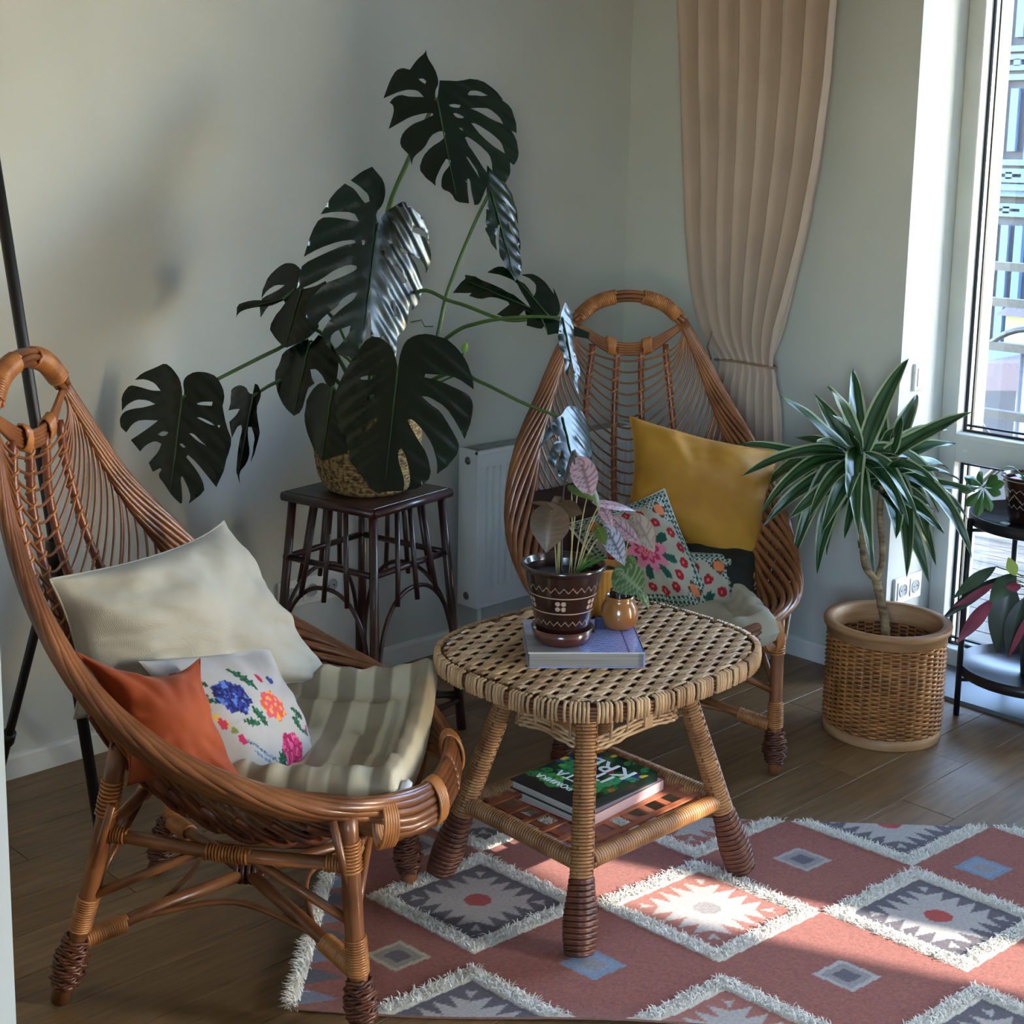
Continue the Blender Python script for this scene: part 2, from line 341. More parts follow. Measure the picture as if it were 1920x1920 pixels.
# ---- balcony and the buildings opposite
bal = MB().box(4.25, 5.9, .3, 3.6, -.2, -.03).build('balcony_slab', mat('concrete', (150, 150, 150), .9, bump=.3), None, False); bal['kind'] = 'structure'
struct('added_sky_shade_slab', MB().box(4.25, 5.75, .2, 3.7, 2.72, 2.9), MATS['concrete'])  # unseen slab, added to cut the sky light on the window reveal
M_deck = mat('weathered_decking', (104, 94, 82), .7, (84, 76, 66), 10., (12, 1, 1), bump=.3, objrnd=.1)
dm = None
for i in range(14):
    x = 4.3+i*.115
    if dm is None: o = MB().box(0, .108, .4, 3.55, -.03, -.004).build('deck_board', M_deck, bal, False, .002); dm = o.data; o.location = (x, 0, 0)
    else: o = bpy.data.objects.new('deck_board', dm); COL.objects.link(o); o.parent = bal; o.location = (x, 0, 0)
struct('added_sun_block_wall', MB().box(4.25, 5.75, .2, .32, -.2, 3.2), M_stucco)  # unseen divider, added to keep direct sun off the glazed door
rl = thing('balcony_railing', 'grey wrought iron railing with rings beyond the glazed door', 'railing', (5.65, 2, 0)); M_rail = mat('grey_iron', (40, 42, 47), .5)
RX = 5.65; zr = [onX(1862, yy, RX)[2] for yy in (490, 557, 640, 767)]
for z in zr+[.12]: MB().box(RX-.02, RX+.02, .35, 3.6, z-.035 if z != .12 else z-.02, z).build('bar', M_rail, rl, False, off=(5.65, 2, 0))
for k in range(6):
    c = A(RX, 2.12+(k-1)*.62, (zr[2]+zr[3])/2-.05); th = np.linspace(0, 2*pi, 40)[:-1]
    MB().tube([c+A(0, .26*math.cos(a), .26*math.sin(a)) for a in th], .013, 6, closed=True).build('ring', M_rail, rl, off=(5.65, 2, 0))
for k in range(9):
    yk = .5+k*.36
    MB().box(RX-.012, RX+.012, yk-.01, yk+.01, 0, zr[0]).build('post', M_rail, rl, False, off=(5.65, 2, 0)) if k % 3 == 0 else None
    MB().tube([(RX, yk, .12), (RX, yk+.34, zr[3]-.02)], .011, 6).build('lattice', M_rail, rl, off=(5.65, 2, 0))
    MB().tube([(RX, yk+.34, .12), (RX, yk, zr[3]-.02)], .011, 6).build('lattice', M_rail, rl, off=(5.65, 2, 0))
# facade opposite
FX = 12.
fac = thing('apartment_facade', 'slate coloured building facade with pale blue rectangular relief ornaments', 'building', (FX, 6, -4)); fo = (FX, 6, -4)
M_fac = mat('slate_panel', (24, 26, 38), .7, (20, 22, 34), 1.5); M_orn = mat('pale_blue_stucco', (56, 76, 104), .7)
MB().box(FX, FX+.5, -2, 16, -6, 4.0).build('wall', M_fac, fac, False, off=fo)
def fr_(y0, y1, z0, z1, w, d=.06):
    MB().box(FX-d, FX, y0, y1, z0, z0+w).box(FX-d, FX, y0, y1, z1-w, z1).box(FX-d, FX, y0, y0+w, z0+w, z1-w).box(FX-d, FX, y1-w, y1, z0+w, z1-w).build('ornament', M_orn, fac, False, off=fo)
def band(z0, z1, d=.12): MB().box(FX-d, FX, -2, 16, z0, z1).build('cornice', M_orn, fac, False, off=fo)
zq = lambda yy: onX(1895, yy, FX)[2]
band(zq(368), zq(345)); band(zq(690), zq(655)); band(zq(352)-.02, zq(348)+.0, .18)
for k in range(-2, 9):
    yc = 6.13+k*.62-.0
    for (ya, yb) in ((342, 316), (133, 103)):
        z0, z1 = zq(ya), zq(yb); fr_(yc-.16, yc+.16, z0, z1, .045); MB().box(FX-.06, FX, yc-.03, yc+.03, (z0+z1)/2-.03, (z0+z1)/2+.03).build('ornament', M_orn, fac, False, off=fo)
    for (ya, yb) in ((310, 140), (98, -60)):
        z0, z1 = zq(ya), zq(yb); fr_(yc-.17, yc+.17, z0, z1, .05); MB().box(FX-.06, FX, yc-.035, yc+.035, z0+.12, z1-.12).build('ornament', M_orn, fac, False, off=fo)
    z0, z1 = zq(406), zq(381); fr_(yc-.17, yc+.17, z0, z1, .045); MB().box(FX-.06, FX, yc-.03, yc+.03, (z0+z1)/2-.03, (z0+z1)/2+.03).build('ornament', M_orn, fac, False, off=fo)
    z0, z1 = zq(650), zq(422)
    for dy in (-.13, 0, .13): MB().box(FX-.06, FX, yc+dy-.035, yc+dy+.035, z0, z1).build('ornament', M_orn, fac, False, off=fo)
# lower house with a dark roof in front
hs = thing('garden_house', 'small pale house with a purple brown roof seen past the railing', 'house', (9, 4, -3)); ho = (9, 4, -3)
M_cream = mat('cream_render', (110, 112, 112), .8, (98, 100, 100), 4.)
hy = onX(1905, 740, 9.)[1]; hz = onX(1895, 700, 9.)[2]
MB().box(9, 10.5, hy-2.5, hy+.0, -4, hz-.05).build('wall', M_cream, hs, False, off=ho)
rf = MB(); rf.hexa([(8.8, hy-2.6, hz+.22), (10.8, hy-2.6, hz+.22), (10.8, hy+.25, hz-.12), (8.8, hy+.25, hz-.12)], [(8.8, hy-2.6, hz+.4), (10.8, hy-2.6, hz+.4), (10.8, hy+.25, hz+.06), (8.8, hy+.25, hz+.06)])
rf.build('roof', mat('brown_roof', (66, 54, 62), .7), hs, False, off=ho)
sg = MB().box(9.6, 9.7, hy-.2, hy+.25, -2.5, hz-.3); o = sg.build('blue_hoarding', mat('blue_panel', (40, 66, 120), .6), None, False); tag(o, 'blue boarded panel standing between the two buildings', 'panel')
bh = thing('bird_house', 'small green bird house with a purple roof above the railing', 'bird house', (7.5, 0, 0)); q = onX(1912, 615, 7.5); bo = (7.5, 0, 0)
MB().box(7.45, 7.62, q[1]-.1, q[1]+.06, q[2]-.1, q[2]+.07).build('body', mat('lime_paint', (110, 130, 76), .6), bh, False, off=bo)
rf = MB(); rf.add([(7.4, q[1]+.1, q[2]+.07), (7.7, q[1]+.1, q[2]+.07), (7.4, q[1]-.02, q[2]+.16), (7.7, q[1]-.02, q[2]+.16), (7.4, q[1]-.14, q[2]+.07), (7.7, q[1]-.14, q[2]+.07)], [(0, 1, 3, 2), (2, 3, 5, 4), (0, 4, 5, 1)], [(0, 2, 4), (1, 5, 3)]); rf.build('roof', mat('mauve_roof', (58, 54, 86), .6), bh, False, off=bo)
MB().tube([(7.53, q[1]-.02, q[2]-.1), (7.53, q[1]-.02, -3.)], .02, 6).build('pole', M_rail, bh, off=bo)
struct('ground', MB().box(4.3, 40, -25, 30, -4.2, -4), mat('street_paving', (150, 148, 142), .9))

# ================= WICKER CHAIRS =================
M_cane = mat('varnished_willow', (148, 94, 57), .32, (106, 62, 35), 9., (1, 1, 1), island=.22, coat=.25, bump=.15, bscale=140.)
M_bind = mat('golden_split_cane', (184, 122, 66), .36, (150, 92, 48), 25., island=.2, coat=.25)
M_spine = mat('red_brown_cane', (130, 66, 38), .36, (96, 44, 24), 14., island=.25, coat=.3)
M_foot = mat('dark_braided_cane', (104, 56, 34), .45, (74, 36, 22), 30., island=.35, coat=.2)
HALF = [(-.42, 0, 1.15), (-.42, .09, 1.13), (-.412, .158, 1.085), (-.378, .212, .985), (-.33, .265, .87), (-.26, .32, .76), (-.17, .355, .65), (-.05, .367, .555), (.08, .352, .49), (.2, .315, .447), (.31, .235, .422), (.375, .12, .412), (.39, 0, .41)]
SIDE = resamp(spl(HALF[2:], 10), 200)       # handle corner -> front centre, left side (y>0)
LEN = np.linalg.norm(np.diff(SIDE, axis=0), axis=1).sum()
CEN = resamp(spl([(-.395, 0, 1.0), (-.395, 0, .88), (-.37, 0, .74), (-.325, 0, .6), (-.26, 0, .47), (-.17, 0, .36), (-.06, 0, .285), (.07, 0, .25), (.2, 0, .275), (.31, 0, .34), (.37, 0, .395)], 10), 200)
CLEN = np.linalg.norm(np.diff(CEN, axis=0), axis=1).sum()
def side_at(s, sg=1):
    i = np.clip(s, 0, 1)*199; k = int(min(i, 198)); p = SIDE[k]*(1-(i-k))+SIDE[k+1]*(i-k); return p*A(1, sg, 1)
def side_tan(s, sg=1):
    a = side_at(min(s+.01, 1), sg)-side_at(max(s-.01, 0), sg); return a/np.linalg.norm(a)
def cen_at(t):
    i = np.clip(t, 0, 1)*199; k = int(min(i, 198)); return CEN[k]*(1-(i-k))+CEN[k+1]*(i-k)
def rib_curve(t, n=9):
    tl = t*CLEN; sl_ = max(tl-.30*(1-math.exp(-tl/.22))-.0, .004+.02*t); s = min(sl_/LEN, .965)
    c = cen_at(t); half = []
    P0 = side_at(s); T0 = side_tan(s); ins = c-P0; ins -= T0*(ins@T0); ins /= max(np.linalg.norm(ins), 1e-6); P0 = P0+ins*.012
    lag = max(tl-s*LEN, .02)
    T0v = T0*(.35*lag+.10)*2.2+A(0, 0, -.1*lag); Tc = A(0, -1, 0)*abs(P0[1])*1.35
    for u in np.linspace(0, 1, n): half.append((2*u**3-3*u*u+1)*P0+(u**3-2*u*u+u)*T0v+(-2*u**3+3*u*u)*c+(u**3-u*u)*Tc)
    half = np.array(half); return np.vstack([half, (half*A(1, -1, 1))[::-1][1:]])
def rope(i, n, sg):
    out = []
    for s in np.linspace(-.0, 1.0, 54):
        p = side_at(s, sg); T = side_tan(s, sg); c = cen_at(min(s*1.05+.12, 1)); D = c-p; D -= T*(D@T); D /= np.linalg.norm(D); N = np.cross(T, D)*sg
        g = min(1, s/.50)**1.2; fz = max(0, min(1, (s-.74)/.16)); D = D*(1-fz)+A(.25, 0, -1)*fz; D -= T*(D@T); D /= np.linalg.norm(D); N = np.cross(T, D)*sg
        a = (.010+.046*g)*(1-fz)+.033*fz; b = .007+.010*g*(1-fz)
        th = 2*pi*i/n+6.2*LEN*max(0, .86-s)*1.0
        out.append(p+D*(a*math.cos(th)+.034*g)+N*b*math.sin(th))
    return np.array(out)
def ring_path(fn, s0, s1, k=10): return np.array([fn(s) for s in np.linspace(s0, s1, k)])
def wrap_rope(mb, s, sg, turns=4, w=.03):
    pts = []
    for i in range(turns*16):
        ss = s+(i/(turns*16)-.5)*w/LEN; p = side_at(ss, sg); T = side_tan(ss, sg); D = A(.25, 0, -1); D -= T*(D@T); D /= np.linalg.norm(D); N = np.cross(T, D)*sg
        th = 2*pi*i/16; pts.append(p+D*(.042*math.cos(th)+.034)+N*(.021*math.sin(th)))
    mb.tube(pts, .0033, 5)
def foot_wrap(mb, P0, P1, seed):
    r = random.Random(seed); L = np.linalg.norm(A(*P1)-A(*P0)); turns = L/.0062
    prof = [.017, .023, .026, .027, .025, .022, .02]
    for d in (1, -1):
        c = coil([P0, P1], prof, turns*.5, 0, k=16, ph=1.5*d)
        ax = A(*P1)-A(*P0); ax /= np.linalg.norm(ax)
        for i in range(len(c)):
            q = A(*P0)+ax*((c[i]-A(*P0))@ax); rad = c[i]-q; c[i] = q+rad*(1+.16*math.sin(i*2.2*d)+r.uniform(-.05, .05))+ax*r.uniform(-.001, .001)
        mb.tube(c, .0038, 5)
def make_chair(label, loc, rz):
    t = thing('wicker_chair', label, 'chair', loc, rz, None)
    # rope like rim: every cane its own piece
    for sg in (1, -1):
        for i in range(14):
            MB().tube(rope(i, 14, sg), np.interp(np.linspace(0, 1, 54), [0, .15, .5, 1], [.0048, .0052, .0088, .0088]), 6).build('rim_cane', M_cane, t)
    # handle loop
    hp = spl([A(-.412, -.158, 1.085), A(-.42, -.095, 1.137), A(-.42, 0, 1.157), A(-.42, .095, 1.137), A(-.412, .158, 1.085)], 8)
    for i in range(6):
        a = 2*pi*i/6; off = [A(math.cos(a)*.6, 0, 0)*.017+A(0, 0, math.sin(a))*.017 for _ in hp]
        nn = []
        for k in range(len(hp)):
            T = hp[min(k+1, len(hp)-1)]-hp[max(k-1, 0)]; T /= np.linalg.norm(T); U = np.cross(T, A(1, 0, 0)); nn.append(hp[k]+A(1, 0, 0)*.011*math.cos(a)+U*.0125*math.sin(a))
        MB().tube(nn, .0068, 6).build('handle_cane', M_cane, t)
    for sg in (1, -1):
        q = resamp(hp, 60); q = q[3:24] if sg < 0 else q[36:57]
        MB().tube(coil(q, .0192, 22, 0, k=10), .0034, 5).build('handle_binding', M_bind, t)
    # lower bar of the handle
    for i in range(5):
        z = -.014+.007*i; P = spl([A(-.410, -.152, 1.070+z*.4), A(-.402, -.07, 1.018+z), A(-.398, 0, 1.005+z), A(-.402, .07, 1.018+z), A(-.410, .152, 1.070+z*.4)], 6)
        MB().tube(P, .0056, 6).build('bar_cane', M_cane, t)
    for yy in (-.052, .052):
        k = 7; pts = []
        for i in range(k*10):
            th = 2*pi*i/10; y_ = yy+(i/(k*10)-.5)*.026; z_ = 1.005+.6*y_*y_/.16*.9+.0; pts.append((-.40+.013*math.cos(th), y_, z_+.0245*math.sin(th)))
        MB().tube(pts, .003, 4).build('bar_binding', M_bind, t)
    # ribs
    ts = []; tl = .03
    while tl < CLEN-.03: ts.append(tl/CLEN); tl += .0325
    ribs = []
    for t_ in ts:
        c = rib_curve(t_); ribs.append(resamp(spl(c, 2), 41)); MB().tube(ribs[-1], .0031 if t_ < .45 else .0048, 5).build('rib', M_cane if t_ > .2 else M_cane, t)
    # side rods filling the shell between rim and outer spines
    for sg in (1, -1):
        for k in range(4):
            t0 = .34+k*.15; c = rib_curve(min(t0+.012, .97)); h = c[:9] if sg > 0 else (c[:9]*A(1, -1, 1))
            MB().tube(spl(h[:5], 4), .0032, 5).build('side_rod', M_cane, t)
    # spines
    for y0 in (-.105, -.035, .035, .105):
        P = [A(-.40, y0*1.02, 1.003+abs(y0)*.16)]
        for t_, rb in zip(ts, ribs):
            yt = y0*(1+1.0*t_ if t_ < .5 else 1.5); ys = rb[:, 1]; k = np.argsort(ys)
            P.append(A(np.interp(yt, ys[k], rb[k, 0])-.002, yt, np.interp(yt, ys[k], rb[k, 2])))
        P = resamp(spl(P, 2), 60); MB().tube(P, .0085, 7).build('spine', M_spine, t)
        L = np.linalg.norm(np.diff(P, axis=0), axis=1).sum()
        MB().tube(coil(P, .0088, L/.0325, 0, k=9), .0034, 4).build('spine_binding', M_bind, t)
    # underframe
    legs = {('f', 1): [(.275, .272, .006), (.262, .27, .2), (.25, .27, .425)], ('f', -1): [(.29, -.28, .006), (.272, -.277, .2), (.258, -.272, .425)],
            ('b', 1): [(-.28, .245, .005), (-.215, .248, .22), (-.15, .255, .50)], ('b', -1): [(-.285, -.245, .005), (-.215, -.25, .24), (-.15, -.262, .52)]}
    for (a, sg), P in legs.items():
        P = [A(*p) for p in P]; lg = MB().tube(spl(P, 5), .0175, 10).build('leg', M_cane, t)
        wb = MB(); foot_wrap(wb, P[0]+(P[1]-P[0])*.12, P[0]+(P[1]-P[0])*.56, hash((a == 'f', sg)) % 99); wb.build('foot_wrap', M_foot, lg)
        for u0, u1 in ((.6, .95),) if a == 'f' else ((.62, .9),): MB().tube(coil([P[0]+(P[1]-P[0])*u0, P[0]+(P[1]-P[0])*u1], .0185, 14, 0, k=9), .0028, 4).build('leg_binding', M_bind, lg)
        wb = MB(); wb.tube(coil([P[1]+(P[2]-P[1])*.5, P[1]+(P[2]-P[1])*.75], .0185, 9, 0, k=9), .003, 4); wb.build('leg_binding', M_bind, lg)
    def lp(a, sg, z):
        P = np.array(legs[(a, sg)]); return A(np.interp(z, P[:, 2], P[:, 0]), np.interp(z, P[:, 2], P[:, 1]), z)
    ZR = .335
    for p, q in ((lp('f', 1, ZR), lp('f', -1, ZR)), (lp('b', 1, ZR), lp('b', -1, ZR)), (lp('b', -1, ZR+.01), lp('f', -1, ZR-.01)), (lp('b', 1, ZR+.01), lp('f', 1, ZR-.01))):
        rl_ = MB().tube([p, (p+q)/2+A(0, 0, -.012), q], .0125, 9).build('rail', M_cane, t)
        for u0, u1, n_ in ((0.02, .1, 7), (.42, .6, 14), (.9, .98, 7)): MB().tube(coil([p+(q-p)*u0+A(0, 0, -.012*min(u0, 1-u0)*2), p+(q-p)*u1+A(0, 0, -.012*min(u1, 1-u1)*2)], .0135, n_, 0, k=8), .0026, 4).build('rail_binding', M_bind, rl_)
        d = q-p
        a_ = 'b' if p[0] < 0 else 'f'; zb = .215
        fa = lambda P_: lp('f' if P_[0] > 0 else 'b', 1 if P_[1] > 0 else -1, zb)
        MB().tube([fa(p), p+d*.40+A(0, 0, -.012)], .0088, 7).build('brace', M_cane, t)
        MB().tube([fa(q), p+d*.60+A(0, 0, -.012)], .0088, 7).build('brace', M_cane, t)
    X0 = A(0, 0, .15)
    for (a, sg) in legs:
        p = lp(a, sg, .125); s_ = MB().tube([p, p+(X0-p)*.5+A(0, 0, .004), X0], .0125, 8).build('stretcher', M_cane, t)
        MB().tube(coil([p+(X0-p)*.04, p+(X0-p)*.27], .016, 18, 0, k=9), .0035, 4).build('stretcher_binding', M_bind, s_)
    cr = [lp('f', 1, .125), lp('f', -1, .125), lp('b', -1, .125), lp('b', 1, .125)]
    for i in range(4):
        p, q = cr[i], cr[(i+1) % 4]; p2 = p+(X0-p)*.2; q2 = q+(X0-q)*.2; c = (p2+q2)/2*A(.55, .55, 1)+A(0, 0, .02)
        MB().tube(spl([p2, p+(X0-p)*.4+(q-p)*.03, c, q+(X0-q)*.4+(p-q)*.03, q2], 6), .0055, 6).build('hoop', M_cane, t)
    MB().tube(coil([X0+A(-.03, 0, 0), X0+A(.03, 0, 0)], .02, 5, 0, k=10), .005, 5).build('cross_binding', M_foot, t)
    for sg in (1, -1):   # short struts from rail to the shell front and back
        for x_ in (-.09, .14): MB().tube([lp('b' if x_ < 0 else 'f', sg, .22)+A(0, 0, .02), A(x_*1.7, sg*.30, .42)], .008, 7).build('strut', M_cane, t)
    # front binding ties on the rim
    for s in (.82, .92):
        for sg in (1, -1):
            wb = MB(); wrap_rope(wb, s, sg, 6, .030); wb.build('rim_binding', M_bind, t)
    # slats under the seat
    for k in range(9):
        t_ = .52+k*.05; rb = rib_curve(t_); h = len(rb)//2; MB().tube(rb[h-5:h+6]+A(0, 0, -.011), .007, 4, flat=.5).build('seat_slat', M_spine, t)
    return t
LO, LA = (1.493, 2.249, 0), math.radians(-50); RO, RA = (2.885, 2.407, 0), math.radians(-127)
def W(o, a, p): c, s = math.cos(a), math.sin(a); return A(o[0]+c*p[0]-s*p[1], o[1]+s*p[0]+c*p[1], o[2]+p[2])
chL = make_chair('honey brown wicker armchair in the left foreground facing right, with an orange pillow', LO, LA)
chR = make_chair('honey brown wicker armchair in front of the curtain, behind the coffee table', RO, RA)

# ================= CUSHIONS =================
def pillow(name, label, c00, c10, c11, c01, T, m, N=36, pinch=.1, seed=0, wr=.006, colf=None, p=.5, bend=(0, 0), sharp=6., frame=None, dome=.5):
    c00, c10, c11, c01 = [A(*c) for c in (c00, c10, c11, c01)]
    u = np.linspace(0, 1, N); U, V = np.meshgrid(u, u, indexing='ij'); a = 2*U-1; b = 2*V-1
    pu = U+pinch*(.5-U)*(1-b**2)*abs(a)**1.; pv = V+pinch*(.5-V)*(1-a**2)*abs(b)**1.
    # pinching acts along edges: edge midpoints come inwards
    pu = U-pinch*a*.5*(1-b**2)*0-pinch*.5*np.sign(a)*abs(a)**3*(1-b**2); pv = V-pinch*.5*np.sign(b)*abs(b)**3*(1-a**2)
    P = ((1-pu)*(1-pv))[..., None]*c00+(pu*(1-pv))[..., None]*c10+(pu*pv)[..., None]*c11+((1-pu)*pv)[..., None]*c01
    n = np.cross(c10-c00+c11-c01, c01-c00+c11-c10); n /= np.linalg.norm(n)
    h = T*np.clip((1-a**sharp if sharp > 6 else 1-a**2)*(1-b**sharp if sharp > 6 else 1-b**2), 0, 1)**p
    sz = np.linalg.norm(c10-c00)
    Wn = np.zeros_like(U)
    for i in range(N):
        for j in range(N):
            x, y = U[i, j]*sz, V[i, j]*sz; ang = math.atan2(b[i, j], a[i, j]); rr_ = math.hypot(a[i, j], b[i, j])
            Wn[i, j] = nz(x*9+seed, y*9, seed)*wr*1.2+nz(ang*3+seed, rr_*1.4, seed+5)*wr*1.6*min(max(rr_-.25, 0)*1.4, 1)+nz(x*30, y*30, seed)*wr*.25
    bd = bend[0]*(a**2)+bend[1]*(b**2)
    edge = np.clip(1-np.maximum(abs(a), abs(b)), 0, .12)/.12
    top = P+n*(h*dome+Wn*edge+bd)[..., None]; bot = P+n*(-h*(1-dome)+Wn*edge*.6+bd)[..., None]
    top[[0, -1], :] = bot[[0, -1], :] = (top[[0, -1], :]+bot[[0, -1], :])/2; top[:, [0, -1]] = bot[:, [0, -1]] = (top[:, [0, -1]]+bot[:, [0, -1]])/2
    col = (1, 1, 1); colb = (1, 1, 1)
    if colf: col = np.array([[colf(U[i, j], V[i, j]) for j in range(N)] for i in range(N)]); colb = col[N//2, 2] if frame is None else frame
    mb = MB(); mb.grid(top, col); mb.grid(bot[::-1], colb)
    o = mb.build(name, m, None); tag(o, label, 'cushion')
    ep = np.vstack([top[0, :], top[1:, -1], top[-1, -2::-1], top[-2:0:-1, 0]]); return o, ep
def piping(o, ep, m, r=.0022): MB().tube(ep, r, 5, closed=True).build('piping', m, o)
def wl(p): return W(LO, LA, p)
def wr_(p): return W(RO, RA, p)
M_cream = mat('cream_linen', (180, 180, 172), .85, (170, 170, 162), 6., fabric=.22, sheen=.1, bscale=160)
M_orange = mat('orange_velvet', (164, 70, 14), .75, (136, 52, 8), 7., fabric=.1, sheen=.08, bscale=220)
M_mustard = mat('mustard_velvet', (176, 124, 28), .7, (158, 106, 20), 6., fabric=.1, sheen=.08, bscale=220)
M_brown = mat('chocolate_velvet', (56, 26, 26), .75, (40, 18, 18), 8., fabric=.1, sheen=.0)
M_dkgreen = mat('black_green_velvet', (18, 26, 20), .8, (10, 16, 12), 8.)
M_vc = mat('printed_cloth', (255, 255, 255), .85, (238, 236, 232), 10., attr=True, fabric=.25, bscale=170)
M_grey = mat('grey_satin', (120, 118, 130), .5, (104, 102, 114), 6.)
S = lambda c: np.array(lin(c))
# --- left chair
o, e = pillow('back_cushion', 'large cream linen cushion leaning on the back of the left wicker chair', wl((-.245, -.19, .53)), wl((.135, .29, .445)), wl((-.09, .235, .80)), wl((-.27, -.215, .80)), .13, M_cream, 54, .11, 3, .014, bend=(-.03, 0), dome=.72)
piping(o, e, M_cream)
def bloom(u, v, cx, cy, r, cols, seed):
    du, dv = u-cx, v-cy; d = math.hypot(du, dv); an = math.atan2(dv, du); rr_ = r*.95*(.93+.07*math.cos(an*7+seed)+.10*nz(an*2+seed, 1))
    if d > rr_: return None
    q = nz(u*34+seed, v*34); sw = math.sin(d/r*9+2.2*math.sin(an*3+seed)); return cols[2] if (abs(q) < .09 or sw < -.80) else (cols[0] if q+sw*.25 > .12 else cols[1])
def leafp(u, v, x0, y0, x1, y1, w):
    dx, dy = x1-x0, y1-y0; L = math.hypot(dx, dy); t = ((u-x0)*dx+(v-y0)*dy)/L/L
    if t < 0 or t > 1: return False
    return abs((u-x0)*dy-(v-y0)*dx)/L < w*math.sin(pi*min(t, 1))**.7*(.8+.25*math.sin(t*30))
def stitch(n): return lambda u: (math.floor(u*n)+.5)/n
_q = stitch(96)
def emb(u, v):
    # u across the pillow (left to right), v upwards; bouquet runs from upper left to lower right
    u, v = _q(u), _q(v); u, v = (u-.52)/1.2+.60, (v-.42)/1.2+.44; W_ = S((184, 186, 192))
    for cx, cy, r, cols in ((.40, .63, .105, [(90, 130, 215), (38, 58, 165), (20, 24, 92)]), (.62, .53, .095, [(240, 170, 70), (226, 96, 40), (220, 90, 130)]), (.62, .27, .12, [(232, 100, 160), (214, 52, 122), (160, 20, 80)]), (.60, .05, .065, [(220, 80, 60), (196, 24, 34), (150, 10, 30)])):
        b_ = bloom(u, v, cx, cy, r, cols, cx*9)
        if b_: return S(b_)
    for a in ((.33, .72, .22, .83, .035), (.47, .56, .50, .44, .03), (.58, .63, .52, .80, .03), (.74, .45, .80, .34, .035), (.76, .50, .84, .42, .03), (.56, .30, .44, .22, .04), (.52, .22, .42, .10, .035), (.78, .18, .92, .12, .045), (.72, .10, .84, .0, .04), (.60, .12, .52, .04, .03), (.78, .36, .92, .33, .02), (.36, .50, .46, .46, .025), (.30, .62, .24, .70, .03)):
        if leafp(u, v, *a): return S((24, 74, 52)) if nz(u*70, v*70, 3) > -.1 else S((40, 116, 84))
    for x, y, c in ((.66, .70, (190, 30, 70)), (.72, .67, (50, 60, 150)), (.90, .36, (190, 40, 90)), (.92, .27, (180, 30, 60)), (.30, .42, (196, 40, 100)), (.26, .52, (200, 60, 90))):
        if math.hypot((u-x)*1.6, v-y) < .028: return S(c)
    for k in range(7):
        x, y = .17+k*.02, .74-k*.045
        if math.hypot(u-x, v-y) < .017+.004*(k % 2): return S((226, 186, 90)) if k % 3 else S((120, 140, 70))
    if abs(v-(.43-(u-.30)*1.25)) < .012 and .30 < u < .52: return S((60, 90, 130)) if nz(u*80, v*80) > 0 else S((130, 150, 180))
    if abs(v-(.38-(u-.30)*1.25)) < .007 and .32 < u < .55: return S((90, 130, 190))
    return W_
o, e = pillow('embroidered_cushion', 'white cushion embroidered with blue, orange and pink flowers in the left wicker chair', wl((.07, -.185, .362)), wl((.135, .065, .335)), wl((.015, .10, .585)), wl((-.15, -.165, .635)), .10, M_vc, 150, .06, 11, .008, emb, dome=.62, frame=S((184, 186, 192)))
o, e = pillow('orange_cushion', 'burnt orange velvet cushion tucked against the near rim of the left wicker chair', wl((-.115, -.325, .47)), wl((.085, -.19, .36)), wl((-.045, -.135, .635)), wl((-.215, -.285, .69)), .11, M_orange, 40, .30, 21, .012, dome=.55)
piping(o, e, M_orange)
# striped box cushion with tufted roll edge
def stripes(u, v):
    k = (u*4.9+.30) % 1; c = (206, 198, 176) if k < .5 else (150, 140, 122); return S(c)
def seat_cushion(name, label, cen, ang, wx, wy, th, z0, colf, seed, lift):
    N = 60; u = np.linspace(-1, 1, N); P = np.zeros((2, N, N, 3)); col = np.zeros((N, N, 3))
    for i, a in enumerate(u):
        for j, b in enumerate(u):
            ra = a*(1-.04*b*b); rb = b*(1-.04*a*a); m = max(abs(a), abs(b)); rad = math.sqrt(max(0, 1-max(0, (m-.80)/.20)**2))
            tuft = 0
            if .62 < m < .78: tuft = -.014
            sc = math.cos((a if abs(b) > abs(a) else b)*pi*7)*.003*(m > .6)
            for (ta, tb) in ((-.25, -.25), (.3, .3), (-.3, .35), (.3, -.3)): tuft -= .016*math.exp(-((a-ta)**2+(b-tb)**2)/.012)
            zt = th*.5*rad*(1+.45*(m > .76))+tuft*rad+sc*rad+nz(a*4+seed, b*4)*.008
            lf = lift(a, b); c_, s_ = math.cos(ang), math.sin(ang); x = ra*wx; y = rb*wy
            base = A(cen[0]+c_*x-s_*y, cen[1]+s_*x+c_*y, z0+lf)
            P[0, i, j] = base+A(0, 0, zt); P[1, i, j] = base+A(0, 0, -th*.5*rad-.002); col[i, j] = colf((a+1)/2, (b+1)/2)
    P[0, [0, -1]] = P[1, [0, -1]] = (P[0, [0, -1]]+P[1, [0, -1]])/2; P[0][:, [0, -1]] = P[1][:, [0, -1]] = (P[0][:, [0, -1]]+P[1][:, [0, -1]])/2
    return P, col
P, col = seat_cushion('', '', (.15, .035), 0., .190, .245, .10, .375, stripes, 4, lambda a, b: .075*max(0, b-.1)**1.6+.045*max(0, a-.2)**1.5*(.4+.6*(b > 0)*min(1, b+.2) if b > -.5 else .4)-.012*(1-a*a)*(1-b*b)+.03*max(0, -b-.5))
mb = MB(); Pw = np.array([[[wl(p) for p in r_] for r_ in s_] for s_ in P]); mb.grid(Pw[0], col); mb.grid(Pw[1][::-1], col)
o = mb.build('seat_cushion', M_vc, None); tag(o, 'beige and taupe striped seat cushion with tufted roll edge in the left wicker chair', 'cushion')
